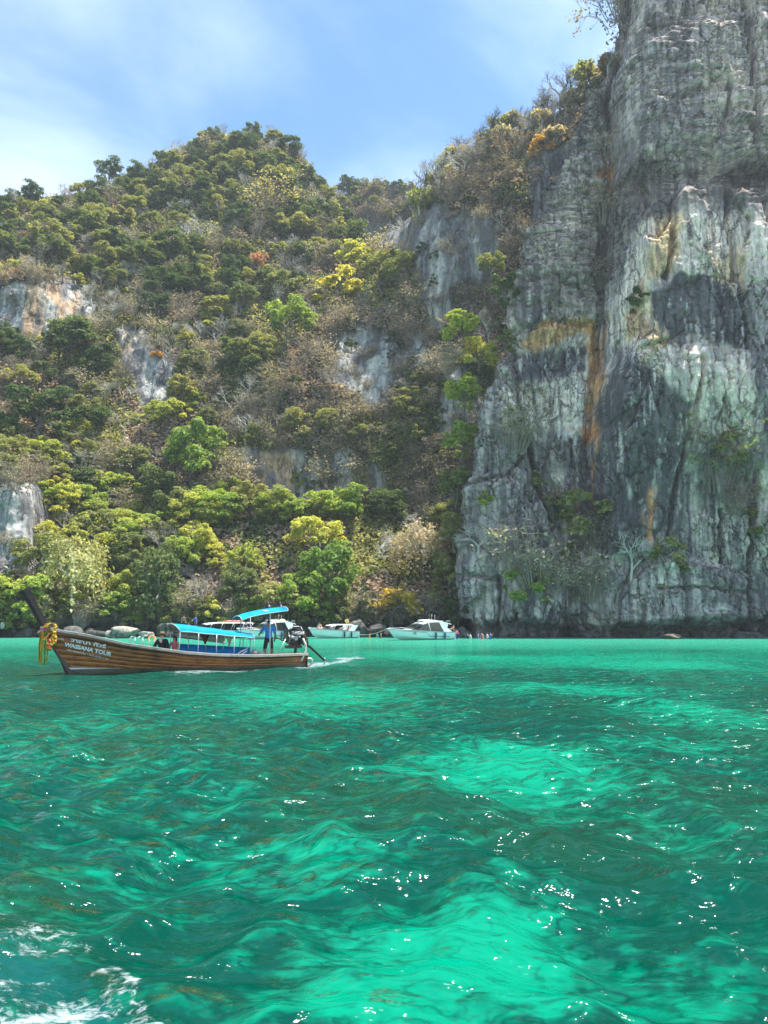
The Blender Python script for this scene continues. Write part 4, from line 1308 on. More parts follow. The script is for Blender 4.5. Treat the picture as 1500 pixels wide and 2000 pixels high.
k = 0
for u in range(600, 860, 11):
    for dv in (8, 24, 42, 60):
        vv = float(np.interp(u, fu, ft)) + dv + rv.uniform(-5, 5)
        w_ = np.clip((640 - vv) / (640 - float(np.interp(u, fu, ft))), 0, 1)
        p = Vector(at(u + rv.uniform(-5, 5), vv, 222 + 22 * w_))
        k += 1
        sh, lf = rv.choice((('broad', 'mid'), ('broad', 'dark'), ('bare', 'tan'), ('thicket', 'brown'), ('bare', 'tan')))
        plant('distant_tree', {'broad': 'green', 'bare': 'bare grey', 'thicket': 'brown'}[sh] + ' distant tree ' + ('on the skyline' if dv < 10 else 'below the skyline' if dv < 30 else 'lower down') + (' left in the saddle' if u < 700 else ' in the saddle gap' if u < 780 else ' right in the saddle'), 'tree', 'trees on the distant ridge', sh, rv.randrange(2), lf, p, rv.uniform(4, 7), None, 1.2, rv)

# shrubs rooted in the cliff
CL = [(1070, 965, 62, 'bush', 'mid', 'green shrub in the crack of the left pillar'), (1080, 985, 40, 'thicket', 'rust', 'reddish shrub beside the green crack shrub'),
      (945, 985, 30, 'bush', 'bright', 'small green tuft on the left pillar edge'), (1170, 1020, 85, 'bush', 'mid', 'green shrub at the foot of the rust fissure'), (1150, 1060, 60, 'thicket', 'brown', 'brown brush below the fissure shrub'),
      (1410, 925, 100, 'thicket', 'mid', 'large olive bush on the right part of the cliff'), (1395, 880, 60, 'thicket', 'brown', 'brown brush above the large olive cliff bush'), (1435, 895, 60, 'bush', 'mid', 'olive shrub at the right end of the large cliff bush'),
      (1040, 1110, 95, 'thicket', 'tan', 'wide grey twig bush low on the left pillar'), (1015, 1165, 60, 'bush', 'bright', 'green shrub hanging low over the sea notch'), (1105, 1090, 45, 'bush', 'mid', 'green shrub right of the wide grey twig bush'),
      (1240, 1105, 90, 'bare', 'tan', 'pale leafless tree on the cliff terrace'), (1300, 1085, 45, 'bush', 'mid', 'green shrub on top of the cliff terrace'), (1340, 1110, 45, 'sparse', 'mid', 'thin green shrub right of the cliff terrace'),
      (1155, 1140, 75, 'thicket', 'tan', 'grey brush in the hollow of the cliff foot'), (1205, 1155, 60, 'bare', 'tan', 'white twigged shrub beside the cliff foot hollow'), (1475, 1120, 85, 'bare', 'tan', 'leafless tree at the right edge of the cliff'), (1490, 1035, 50, 'bush', 'mid', 'green shrub at the right edge of the cliff'),
      (1010, 860, 70, 'thicket', 'tan', 'grey twig bush beside the pillar crack'), (995, 825, 32, 'bush', 'bright', 'bright shrub above the grey twig bush of the pillar'), (1245, 590, 40, 'bush', 'dark', 'dark tuft by the fissure of the tower'),
      (935, 1060, 80, 'bare', 'tan', 'white leafless tree against the edge of the left pillar'), (1120, 1155, 50, 'thicket', 'brown', 'brown brush low in the middle of the pillar foot'), (1080, 1130, 60, 'thicket', 'tan', 'tan brush between the pillar shrubs'),
      (1195, 300, 55, 'thicket', 'brown', 'brown brush high in the fissure'), (1185, 420, 60, 'thicket', 'brown', 'brown brush in the middle of the fissure'), (1430, 990, 50, 'thicket', 'rust', 'reddish dry strands below the large olive cliff bush'),
      (1200, 10, 80, 'thicket', 'brown', 'brown brush crowning the edge of the tower'), (1175, 545, 45, 'thicket', 'brown', 'brown strip of brush along the rust fissure')]
for j, (u, v, h, shape, leaf, lab) in enumerate(CL):
    p = on_cliff(u, v + h * .42)
    s = h * 1.35 * px_m(v, p.y)
    p.y += .10 * s
    plant('cliff_tree' if shape in ('bare',) else 'cliff_shrub', lab, 'tree' if shape == 'bare' else 'shrub', None, shape, j % 2 if shape != 'bare' else j % 3, leaf, p, s, BARKP if shape == 'bare' else None, 1.15, rv, (R(12), 0, rv.uniform(0, 6.28)))
# bright shrubs along the pillar's left edge (behind it)
for j, (u, v, h, shape, leaf, lab) in enumerate(((905, 640, 80, 'broad', 'bright', 'bright green tree beside the upper edge of the left pillar'), (935, 690, 75, 'broad', 'lime', 'lime tree tucked against the left pillar ledge'), (955, 640, 60, 'bare', 'tan', 'grey leafless tree above the lime pillar tree'),
        (905, 770, 90, 'broad', 'bright', 'green tree growing along the pillar edge'), (900, 860, 80, 'broad', 'bright', 'lower green tree along the pillar edge'), (985, 668, 45, 'bush', 'mid', 'olive shrub crowning the left pillar'), (890, 950, 90, 'broad', 'mid', 'shaded olive tree below the pillar edge trees'), (870, 700, 60, 'thicket', 'brown', 'brown brush left of the pillar edge trees'),
        (960, 520, 60, 'broad', 'mid', 'olive tree high beside the bedded wall'), (985, 560, 60, 'bush', 'dark', 'dark shrub beside the bedded wall'), (890, 1040, 80, 'broad', 'mid', 'olive tree low beside the pillar'), (895, 1190, 60, 'bush', 'dark', 'dark shrub at the foot of the pillar'))):
    e_ = float(np.interp(v + h * .4, ev, eu))
    p = Vector(at(min(u, e_ + 10), v + h * .5, 112 if shape != 'bush' else 108))
    s = h * px_m(v, p.y)
    plant('edge_shrub' if shape in ('bush', 'thicket') else 'edge_tree', lab, 'shrub' if shape in ('bush', 'thicket') else 'tree', None, shape, j % 3, leaf, p, s, None, 1.0, rv)

# undergrowth: leaf sprays over the whole hill floor
ug = np.random.default_rng(500)
NU = 150000
uu = ug.uniform(-150, 1150, NU); ww = ug.random(NU)
ci = np.clip((uu - HU0) / (HU1 - HU0) * (HNC - 1), 0, HNC - 2).astype(int)
ri_ = (ww * (HNR - 2)).astype(int)
pp = HP[ri_, ci] * (1 - ug.random((NU, 1))) + 0
t_ = ug.random((NU, 1)); s_ = ug.random((NU, 1))
pp = HP[ri_, ci] + (HP[ri_ + 1, ci] - HP[ri_, ci]) * t_ + (HP[ri_, ci + 1] - HP[ri_, ci]) * s_
keep = (wm[ri_, ci] < .35) & (pp[:, 2] > 3.0) & (uu < np.interp(HV[ri_, ci], ev, eu) + 30)
pp, uu, vv = pp[keep], uu[keep], HV[ri_, ci][keep]
clump = fbm(sc3(pp, .35, .35, .3), 3, 511)
pp = pp + ug.normal(0, .35, pp.shape) + np.array((0, -.5, .35))
dryn = fbm(sc3(pp, .12, .12, .12), 4, 513) + .25 * ((uu > 560) & (vv > 600) & (vv < 1010)) + .35 * ((uu > 780) & (vv < 700)) - .15 * (vv > 980) - .1 * (vv < 420)
for nm, sel, mat, lab in (('green_undergrowth', dryn < .0, 'mid', 'green undergrowth between the hillside trees'), ('dark_undergrowth', (dryn >= .0) & (dryn < .16), 'dark', 'dark undergrowth in the hollows of the hillside'), ('dry_undergrowth', dryn >= .16, 'brown', 'brown dry undergrowth over the hillside')):
    c_ = pp[sel]
    lv, lf = leaves(c_, ug.normal(0, .6, c_.shape) + np.array((.1, -.5, .8)), .42, ug)
    o = obj(nm, np_mesh(nm, lv, lf, False, [LEAF[mat]]))
    o['kind'] = 'stuff'
    tag(o, lab, 'undergrowth')
# ------------------------------------------------------------ small mesh toolkit
def join(*parts):
    V, F, o = [], [], 0
    for v_, f_ in parts:
        v_ = np.asarray(v_, float); f_ = np.asarray(f_, int)
        if f_.shape[1] == 3:
            f_ = np.concatenate((f_, np.full((len(f_), 1), -1)), 1)
        F.append(np.where(f_ >= 0, f_ + o, -1)); V.append(v_); o += len(v_)
    return np.concatenate(V), np.concatenate(F)
BOXF = np.array([(0, 1, 3, 2), (4, 6, 7, 5), (0, 4, 5, 1), (2, 3, 7, 6), (0, 2, 6, 4), (1, 5, 7, 3)])
def box(c, s, rot=None):
    v_ = np.array([(x, y, z) for x in (-.5, .5) for y in (-.5, .5) for z in (-.5, .5)]) * np.array(s)
    if rot is not None:
        v_ = v_ @ np.array(Matrix.Rotation(rot[0], 3, rot[1])).T
    return v_ + np.array(c), BOXF
def pipe(path, r, sides=8, cap=True):
    """one continuous tube along a path, r a number or one per point"""
    path = np.asarray(path, float)
    n = len(path)
    r = np.broadcast_to(np.asarray(r, float), (n,))
    d = np.gradient(path, axis=0)
    d /= np.linalg.norm(d, axis=1, keepdims=True) + 1e-9
    ref = np.array((0, 0, 1.)) if abs(d[:, 2]).mean() < .8 else np.array((1., 0, 0))
    a = np.cross(d, ref); a /= np.linalg.norm(a, axis=1, keepdims=True) + 1e-9
    b = np.cross(d, a)
    th = np.arange(sides) * 2 * math.pi / sides
    V = path[:, None] + (a[:, None] * np.cos(th)[None, :, None] + b[:, None] * np.sin(th)[None, :, None]) * r[:, None, None]
    V = V.reshape(-1, 3)
    F = []
    for i in range(n - 1):
        for k in range(sides):
            k2 = (k + 1) % sides
            F.append((i * sides + k, i * sides + k2, (i + 1) * sides + k2, (i + 1) * sides + k))
    if cap:
        V = np.concatenate((V, path[:1], path[-1:]))
        c0, c1 = len(V) - 2, len(V) - 1
        for k in range(sides):
            k2 = (k + 1) % sides
            F.append((k2, k, c0, -1)); F.append(((n - 1) * sides + k, (n - 1) * sides + k2, c1, -1))
    F = np.array([f if len(f) == 4 else (*f, -1) for f in F])
    return V, F
def sheet(G, thick=0.0):
    """grid of points (r, c, 3) as a sheet, with real thickness if asked"""
    G = np.asarray(G, float)
    r_, c_ = G.shape[:2]
    V = G.reshape(-1, 3); F = grid_faces(r_, c_)
    if not thick:
        return V, F
    n_ = np.cross(np.gradient(G, axis=1), np.gradient(G, axis=0)).reshape(-1, 3)
    n_ /= np.linalg.norm(n_, axis=1, keepdims=True) + 1e-9
    N0 = len(V)
    V2_ = np.concatenate((V, V - n_ * thick))
    rim = list(range(c_)) + [i * c_ + c_ - 1 for i in range(1, r_)] + [(r_ - 1) * c_ + i for i in range(c_ - 2, -1, -1)] + [i * c_ for i in range(r_ - 2, 0, -1)]
    side = [(rim[i], rim[(i + 1) % len(rim)], rim[(i + 1) % len(rim)] + N0, rim[i] + N0) for i in range(len(rim))]
    return V2_, np.concatenate((F, F[:, ::-1] + N0, np.array(side)))
def ball(c, r, seg=10, rings=7):
    r = np.broadcast_to(np.asarray(r, float), (3,))
    ph = np.linspace(0.02, math.pi - .02, rings); th = np.linspace(0, 2 * math.pi, seg + 1)
    G = np.stack((np.sin(ph)[:, None] * np.cos(th)[None], np.sin(ph)[:, None] * np.sin(th)[None], np.cos(ph)[:, None] + 0 * th[None]), -1)
    return (G * r + np.array(c)).reshape(-1, 3), grid_faces(rings, seg + 1)
def part(name, parent, mesh, mat, smooth=False, label=None):
    o = obj(name, np_mesh(name, mesh[0], mesh[1], smooth, [mat]), parent)
    if label:
        o['label'] = label
    return o
def dup(o, loc=None, **kw):
    c = o.copy(); COL.objects.link(c)
    return c

# ------------------------------------------------------------ materials of man-made things
def wood_material(name, a, b, rough=.35, grain=(1.2, 14, 14)):
    m, n, l, p = node_mat(name)
    tc = n.new('ShaderNodeTexCoord')
    mp = n.new('ShaderNodeMapping'); mp.inputs['Scale'].default_value = grain
    l.new(tc.outputs['Object'], mp.inputs['Vector'])
    no = nd(n, 'ShaderNodeTexNoise', Scale=1.0, Detail=6.0, Roughness=.65, Distortion=1.2)
    l.new(mp.outputs['Vector'], no.inputs['Vector'])
    n2 = nd(n, 'ShaderNodeTexNoise', Scale=1.7, Detail=4.0, Roughness=.6)
    l.new(tc.outputs['Object'], n2.inputs['Vector'])
    c = mixc(n, l, ramp(n, l, no.outputs['Fac'], .35, .66), a, b)
    oi = n.new('ShaderNodeObjectInfo')
    hs = n.new('ShaderNodeHueSaturation')
    l.new(ramp(n, l, oi.outputs['Random'], 0, 1, .93, 1.06), hs.inputs['Value']); l.new(c, hs.inputs['Color'])
    c = mixc(n, l, ramp(n, l, n2.outputs['Fac'], .52, .72, 0, .75), hs.outputs['Color'], tuple(x * .25 for x in a))
    l.new(c, p.inputs['Base Color'])
    p.inputs['Roughness'].default_value = rough
    bmp = nd(n, 'ShaderNodeBump', Strength=.3, Distance=.01); l.new(no.outputs['Fac'], bmp.inputs['Height']); l.new(bmp.outputs['Normal'], p.inputs['Normal'])
    return m
WOOD = wood_material('varnished_teak', (.17, .050, .011), (.46, .160, .032), .42)
WOODD = wood_material('dark_wet_wood', (.030, .016, .010), (.075, .038, .022), .4)
WOODP = wood_material('bleached_rail_wood', (.36, .30, .24), (.62, .56, .48), .6)
STEM = wood_material('black_brown_stem', (.016, .010, .009), (.045, .024, .018), .45)
DECK = wood_material('grey_deck_wood', (.20, .15, .11), (.34, .27, .20), .7)
BOOT = wood_material('weathered_bottom_paint', (.10, .09, .065), (.20, .17, .11), .6)
WHITEP = M('white_paint', (.78, .79, .77), .4, .08, 5)
LETTER = M('white_lettering', (.85, .85, .82), .5, .05, 20)
BLUEC = M('blue_canvas', (.004, .29, .47), .8, .14, 2.2, bump=.4, spec=.15)
BLUES = M('blue_side_cloth', (.015, .30, .80), .75, .12, 2.5, bump=.3, spec=.2)
def cloth_material(name, col, tr=.4):
    m, n, l, p = node_mat(name)
    tc = n.new('ShaderNodeTexCoord')
    no = nd(n, 'ShaderNodeTexNoise', Scale=4.0, Detail=4.0); l.new(tc.outputs['Object'], no.inputs['Vector'])
    c = mixc(n, l, ramp(n, l, no.outputs['Fac'], .3, .7), tuple(x * .82 for x in col), col)
    l.new(c, p.inputs['Base Color']); p.inputs['Roughness'].default_value = .7
    t = n.new('ShaderNodeBsdfTranslucent'); l.new(c, t.inputs['Color'])
    mx = n.new('ShaderNodeMixShader'); mx.inputs[0].default_value = tr
    out = [x for x in n if x.type == 'OUTPUT_MATERIAL'][0]
    l.new(p.outputs[0], mx.inputs[1]); l.new(t.outputs[0], mx.inputs[2]); l.new(mx.outputs[0], out.inputs['Surface'])
    return m
WCAN = cloth_material('white_canvas', (.66, .70, .66))
STEEL = M('galvanised_pipe', (.62, .64, .64), .35, .15, 8, metal=.6)
GREYP = M('grey_pipe', (.30, .32, .33), .45, .2, 8)
BLACKR = M('black_rubber', (.018, .018, .020), .6, .2, 8)
IRON = M('oily_iron', (.035, .033, .032), .4, .35, 9, metal=.5)
ALU = M('dull_aluminium', (.42, .43, .43), .4, .3, 10, metal=.7)
RUSTM = M('rusty_frame', (.13, .055, .03), .7, .35, 9)
CREAM = M('cream_tyre_paint', (.72, .68, .56), .6, .2, 6)
YELC = cloth_material('yellow_sash', (.86, .62, .06))
ORGC = cloth_material('orange_sash', (.86, .34, .05))
GRNC = cloth_material('green_sash', (.38, .62, .10))
PNKC = cloth_material('pink_sash', (.62, .20, .26))
REDC = M('red_orange_cloth', (.72, .13, .05), .7, .15, 6)
GEL = M('white_gelcoat', (.80, .83, .82), .22, .03, 2)
GLASS = M('tinted_glass', (.012, .016, .018), .08, .1, 2, spec=.8)
NAVY = M('navy_fender', (.02, .05, .16), .6, .2, 6)
NAVYL = M('navy_stripe', (.03, .10, .17), .4, .1, 4)
SHADE = M('interior_shade', (.05, .055, .055), .7, .2, 4)  # near-black colour stands in for the shade inside the speedboats
ROPE = M('pale_rope', (.55, .50, .42), .9, .2, 14)

# ------------------------------------------------------------ long-tail boat: local x from stern to bow, +y towards the viewer
_S, _B = on_water(594, 1302.5), on_water(133, 1316.5)
BD = (_B - _S).normalized()
BL = (_B - _S).length
BROT = math.atan2(BD.y, BD.x)
BN = Vector((-BD.y, BD.x, 0))
def B(u, v_, yl=0.0):
    """boat-local point that shows at photo pixel (u, v) when it lies yl beside the keel line"""
    k, c = (u - 750) / 1500, (1000 - v_) / 1500
    o = _S + BN * yl
    # x - k (y CP + h SP) = 0 ; h CP - y SP - c (y CP + h SP) = 0, h = z - CAM_H
    A_ = np.array([[BD.x - k * BD.y * CP, -k * SP], [-BD.y * (SP + c * CP), CP - c * SP]])
    r_ = np.array([-(o.x - k * o.y * CP), o.y * (SP + c * CP)])
    s_, h_ = np.linalg.solve(A_, r_)
    return np.array((s_, yl, h_ + CAM_H))
RAKE = .62
def _beam(t):
    return np.interp(t, [0, .08, .2, .4, .55, .7, .82, .9, .96, 1.0], [.42, .58, .80, .98, .98, .84, .60, .38, .19, .075])
_sh = sorted([tuple(B(u, v_, y)[[0, 2]]) for u, v_, y in ((592, 1278, .45), (500, 1281, .85), (420, 1279, .97), (360, 1274.5, .95), (300, 1266, .85), (245, 1258, .7), (170, 1241, .4), (107, 1228, .12))])
_st = [x / (BL + RAKE * z) for x, z in _sh]
_sz = [z for x, z in _sh]
def sheer(t):
    return np.interp(t, [0] + _st[1:-1] + [1.0], [_sz[0]] + _sz[1:-1] + [_sz[-1] + .03])
def hull(t, q, off=0.0):
    t = np.asarray(t, float); q = np.asarray(q, float)
    zk = -.32 + .20 * t ** 3
    zs_ = sheer(t)
    z = zk + (zs_ - zk) * q ** 1.25
    y = (_beam(t) + off) * np.clip(q, 0, 1) ** .55
    y = np.maximum(y, .05)
    x = t * (BL + RAKE * z)
    return np.stack(np.broadcast_arrays(x, y, z), -1)
def hull_y(x, z):
    t = x / (BL + RAKE * z)
    zk = -.32 + .20 * t ** 3
    q = np.clip((z - zk) / (sheer(t) - zk), 0, 1) ** (1 / 1.25)
    return _beam(t) * q ** .55
boat = thing('longtail_boat', 'brown wooden longtail boat with blue canopies and white lettering', 'boat', _S, (R(0), 0, BROT))
tt = np.linspace(0, 1, 70)
for sy in (1, -1):
    G = hull(tt[None, :], np.linspace(0.02, 1, 16)[:, None], -.075)
    G[..., 1] *= sy
    part('hull_shell', boat, sheet(G, .03), WOODD, True)
    qs = np.linspace(.12, .985, 9)
    for i in range(8):
        a_, b_ = qs[i], qs[i + 1]
        prof = ((a_, -.006), (a_ + .003, .008), (a_ * .5 + b_ * .5, .008), (b_ - .003, .008), (b_, -.006))
        G = np.stack([hull(tt, q_, o_) for q_, o_ in prof], 0)
        G[..., 1] *= sy
        part('plank', boat, sheet(G), WOODD if i == 0 else WOOD, True)
    # gunwale rail
    top = hull(tt, 1.0)
    ring = np.stack([top + np.array(o_) for o_ in ((0, -.05, -.02), (0, .055, -.05), (0, .06, .045), (0, -.05, .055), (0, -.05, -.02))], 0)
    ring[..., 1] *= sy
    part('rail', boat, sheet(ring), WOODP, False)
    rub = np.stack([hull(tt, .93, o_) for o_ in (.018, .04)] + [hull(tt, .90, o_) for o_ in (.04, .018)], 0)
    rub[..., 1] *= sy
    part('rubbing_strake', boat, sheet(rub), WOODD, False)
    # weathered bottom and the white stripe above it near the bow
    tb = np.linspace(.0, .995, 60)
    def at_z(z, o_, tb=tb):
        zk = -.32 + .20 * tb ** 3
        return hull(tb, np.clip((z - zk) / (sheer(tb) - zk), .0, 1) ** (1 / 1.25), o_)
    G = np.stack([at_z(z, .03) for z in np.linspace(-.28, .17, 5)], 0)
    G[..., 1] *= sy
    part('bottom_paint', boat, sheet(G), BOOT, True)
    tb2 = np.linspace(.80, .992, 24)
    G = np.stack([at_z(z, .036, tb2) for z in (.18, .255)], 0)
    G[1, :, 2] -= np.linspace(.06, 0, 24)
    G[..., 1] *= sy
    part('waterline_stripe', boat, sheet(G, .004), WHITEP)
G = np.stack([np.array((0.01, y * .42, z)) for y in (-1, -.5, 0, .5, 1) for z in (-.25, .2, .45)], 0).reshape(5, 3, 3)
part('transom', boat, sheet(G, .04), WOODD)
td = np.linspace(.005, .93, 40)
dk = [np.stack((td * BL, s_ * np.maximum(np.minimum(_beam(td) * .86, hull_y(td * BL, .33 + .25 * td ** 3) - .03), .04), .30 + .25 * td ** 3), -1) for s_ in (-1, 0, 1)]
part('deck', boat, sheet(np.stack(dk, 0), .03), DECK)
for s_ in (2.0, 3.1, 4.2, 5.3, 6.4, 7.5, 8.4):
    hw = float(hull_y(s_, .5)) - .04
    part('thwart', boat, box((s_, 0, .50), (.26, 2 * hw, .04)), DECK)
# bow deck and stem post
tdk = np.linspace(.84, .985, 16)
G = np.stack([hull(tdk, 1.0) * np.array((1, s_, 1)) + np.array((0, 0, -.05)) for s_ in (-.95, 0, .95)], 0)
part('bow_deck', boat, sheet(G, .03), WOODD)
stem_px = [(139, 1322), (122, 1290), (104, 1260), (88, 1230), (74, 1206), (60, 1180), (50, 1163), (43, 1151)]
sp = np.array([B(u + 4, v_, 0) for u, v_ in stem_px])
sp[0, 2] = -.35
wfa = np.array([.30, .30, .30, .30, .28, .30, .36, .42]); wl = np.array([.08, .10, .12, .13, .13, .14, .17, .20])
dirv = np.gradient(sp, axis=0); dirv /= np.linalg.norm(dirv, axis=1, keepdims=True)
nrm = np.stack((dirv[:, 2], 0 * dirv[:, 0], -dirv[:, 0]), -1)
ring = []
for fx_, fy_ in ((.12, -1), (.5, -.35), (.5, .35), (.12, 1), (-.5, 1), (-.5, -1), (.12, -1)):
    ring.append(sp + nrm * (wfa * fx_)[:, None] + np.array((0, 1, 0)) * (wl * fy_ * .5)[:, None])
st_ = sheet(np.stack(ring, 0))
cap = (np.stack([r_[-1] for r_ in ring[:-1]]), np.array([(0, 1, 2, 3), (0, 3, 4, 5)]))
part('stem_post', boat, join(st_, cap), STEM)
# lettering on the near side of the bow
def lettering(name, text, u, v_, hpx, u2, v2, mat=LETTER, shear=0.0, bold=.02, widen=1.0):
    cu = bpy.data.curves.new(name, 'FONT')
    cu.body = text
    cu.shear = shear
    cu.offset = bold
    cu.resolution_u = 3
    o_ = bpy.data.objects.new(name, cu)
    COL.objects.link(o_)
    dg = bpy.context.evaluated_depsgraph_get()
    me_ = bpy.data.meshes.new_from_object(o_.evaluated_get(dg))
    bpy.data.objects.remove(o_)
    n_ = len(me_.vertices)
    co = np.zeros(n_ * 3, np.float32); me_.vertices.foreach_get('co', co); co = co.reshape(-1, 3)
    w_ = co[:, 0].max() - co[:, 0].min()
    hh = .7
    out_ = np.zeros((n_, 3))
    for i, (x_, y_, _) in enumerate(co):
        f = (x_ - co[:, 0].min()) / w_
        uu_ = u + (u2 - u) * f
        vv_ = v_ + (v2 - v_) * f - y_ / hh * hpx
        yl = .4
        for _k in range(4):
            q_ = B(uu_, vv_, yl)
            yl = float(hull_y(q_[0], q_[2])) + .033
        out_[i] = B(uu_, vv_, yl)
    me_.vertices.foreach_set('co', out_.astype(np.float32).ravel())
    me_.materials.clear(); me_.materials.append(mat)
    me_.update()
    return obj(name, me_, boat)
lettering('lettering', 'วาสนา ทัวร์', 138, 1252.5, 7.0, 207, 1266.5, bold=.035)
lettering('lettering', 'WASSANA TOUR', 127, 1262, 7.6, 217, 1281.5, shear=.25, bold=.045)
lettering('lettering', 'บริการเหมาเรือ • ทัวร์ ดำน้ำ • ตก', 131, 1270.5, 3.4, 212, 1289, bold=.01)
lettering('lettering', '5252', 114.5, 1242.5, 3.4, 125, 1244.5, bold=.02)
lettering('lettering', '61136', 111.5, 1248.5, 3.4, 124.5, 1251, bold=.02)

# main canopy: arched blue canvas with a pale hem over a row of hoops
c0n, c1n = B(352, 1234, .80), B(497, 1247, .74)
c0f = c0n * np.array((1, -1, 1)); c1f = c1n * np.array((1, -1, 1))
c0z, c1z = c0n[2], c1n[2]
ns, nr_ = 26, 15
G = np.zeros((nr_, ns, 3))
for j in range(ns):
    f = j / (ns - 1)
    xs_ = c0n[0] + (c1n[0] - c0n[0]) * f
    ez = c0z + (c1z - c0z) * f + .018 * abs(math.sin(f * math.pi * 3))
    hw = .80 - .06 * f
    rise = .34 - .14 * f
    for i in range(nr_):
        a_ = math.pi * i / (nr_ - 1)
        G[i, j] = (xs_ + .22 * math.sin(a_) * (1 - f) ** 6, hw * math.cos(a_), ez + rise * math.sin(a_) ** .8)
can = part('canopy', boat, sheet(G, .012), BLUEC, True)
part('canopy_lining', can, sheet(G * np.array((1, .985, 1)) - np.array((0, 0, .022)), .006), WCAN, True)
hem = np.concatenate((G[0, ::1], G[:, -1], G[-1, ::-1], G[::-1, 0]), 0)
part('canopy_hem', can, pipe(hem + np.array((0, 0, .004)), .02, 6), WCAN, True)
for j in (0, 6, 12, 18, 25):
    for sy in (1, -1):
        p_ = G[0 if sy > 0 else -1, j]
        yb = float(hull_y(p_[0], .45)) - .09
        part('post', boat, pipe([(p_[0], sy * yb, .45), (p_[0], p_[1], p_[2])], .017, 7), STEEL if j % 2 == 0 else GREYP, True)
    part('hoop', boat, pipe(G[:, j] - np.array((0, 0, .035)), .014, 6), GREYP, True)
# half-rolled curtain on the far side with its dark bar
cf0, cf1 = B(338, 1243, -.82), B(440, 1256.5, -.80)
fr_ = np.linspace(0, 1, 14)
top_c = np.stack((cf0[0] + (cf1[0] - cf0[0]) * fr_, np.full(14, -.80), np.interp(fr_, [0, 1], [c0z - .02, c0z + (c1z - c0z) * .62])), -1)
bot_c = np.stack((cf0[0] + (cf1[0] - cf0[0]) * fr_, np.full(14, -.84), np.interp(fr_, [0, 1], [cf0[2], cf1[2]])), -1)
part('far_curtain', boat, sheet(np.stack((top_c, (top_c + bot_c) / 2 + np.array((0, -.04, 0)), bot_c), 0), .006), WCAN, True)
part('curtain_bar', boat, pipe(bot_c, .022, 6), BLACKR, True)
# blue cloth behind the seats on the far side
b0, b1 = B(352, 1257.5, -.80), B(488, 1264.5, -.74)
G2 = np.zeros((4, 24, 3))
for j in range(24):
    f = j / 23
    for i in range(4):
        x_ = b0[0] + (b1[0] - b0[0]) * f
        zt = b0[2] + (b1[2] - b0[2]) * f
        G2[i, j] = (x_, -(float(hull_y(x_, .6)) - .06) - .015 * math.sin(j * 1.3) * i / 3, zt - (zt - .36) * i / 3)
part('side_cloth', boat, sheet(G2, .01), BLUES, True)
# bundles hung from the canopy
for u, v0, v1, wd, mat in ((401, 1238, 1258, .22, RUSTM), (448, 1242, 1263, .16, CREAM)):
    a_, e_ = B(u, v0, -.2), B(u - 1, v1, -.2)
    part('hanging_cloth', boat, sheet(np.stack([a_ + (e_ - a_) * f + np.array((s_ * wd * (1 - .9 * f ** .8), 0.05 * math.sin(3 * s_), 0)) for f in np.linspace(0, 1, 6) for s_ in np.linspace(-1, 1, 5)]).reshape(6, 5, 3), .03), mat, True)
# stern canopy
s_px = ((463, 1203), (480, 1196.5), (505, 1191), (530, 1187.5), (553, 1184.5))
Gs = np.zeros((9, 5, 3))
for j, (u, v_) in enumerate(s_px):
    q_ = B(u, v_, 0)
    for i in range(9):
        a_ = math.pi * i / 8
        Gs[i, j] = (q_[0], .62 * math.cos(a_), q_[2] - .20 + .20 * math.sin(a_))
sc_ = part('stern_canopy', boat, sheet(Gs, .014), BLUEC, True)
part('canopy_hem', sc_, pipe(np.concatenate((Gs[0], Gs[:, -1], Gs[-1, ::-1], Gs[::-1, 0]), 0), .018, 6), WCAN, True)
for j, sy in ((1, 1), (1, -1), (3, -1)):
    p_ = Gs[0 if sy > 0 else -1, j]
    part('stern_post', boat, pipe([(p_[0], sy * (float(hull_y(max(p_[0], .3), .42)) - .09), .42), (p_[0], p_[1], p_[2] + .02)], .02, 7), GREYP, True)
a_, m_, e_ = B(512, 1194, .5), B(528, 1194.5, .5), B(527, 1277, .55)
part('stern_pipe', boat, pipe([a_, (a_ + m_) / 2 + np.array((0, 0, .02)), m_, m_ - np.array((0, 0, .12)), e_], .026, 8), WHITEP, True)
part('rope_coil', boat, pipe([B(508 + 5 * math.cos(t_), 1204 + 7 * math.sin(t_) - (t_ > 6) * 4, .3) for t_ in np.linspace(0, 12, 40)], .016, 5), ROPE, True)
# engine on its pivot with the long shaft
def Bc(u, v_, y=0.0):
    return B(u, v_, y)
ec = Bc(578, 1250)
blk = part('engine', boat, join(box(ec + np.array((0, 0, .02)), (.62, .42, .40)), box(ec + np.array((.05, 0, -.26)), (.50, .30, .22)), box(ec + np.array((-.36, 0, .0)), (.16, .34, .34))), IRON)
for sy in (1, -1):
    part('cylinder_head', blk, join(box(ec + np.array((.0, .2 * sy, .30)), (.56, .18, .14), (R(28 * sy), 'X')), *[box(ec + np.array((-.2 + .13 * k, .27 * sy, .30)), (.05, .08, .10)) for k in range(4)]), ALU)
    part('exhaust_pipe', blk, pipe([ec + np.array((x_, .30 * sy, z_)) for x_, z_ in ((.2, .2), (.0, .24), (-.25, .22), (-.42, .05), (-.46, -.2))], .035, 7), RUSTM, True)
part('air_filter', blk, join(pipe([ec + np.array((.02, 0, .36)), ec + np.array((.02, 0, .50))], .17, 14), pipe([ec + np.array((.02, 0, .50)), ec + np.array((.02, 0, .54))], (.19), 14)), BLACKR, True)
part('flywheel', blk, pipe([ec + np.array((.34, 0, .05)), ec + np.array((.42, 0, .05))], .22, 18), ALU, True)
part('pulley', blk, pipe([ec + np.array((.42, .12, .26)), ec + np.array((.47, .12, .26))], .09, 12), STEEL, True)
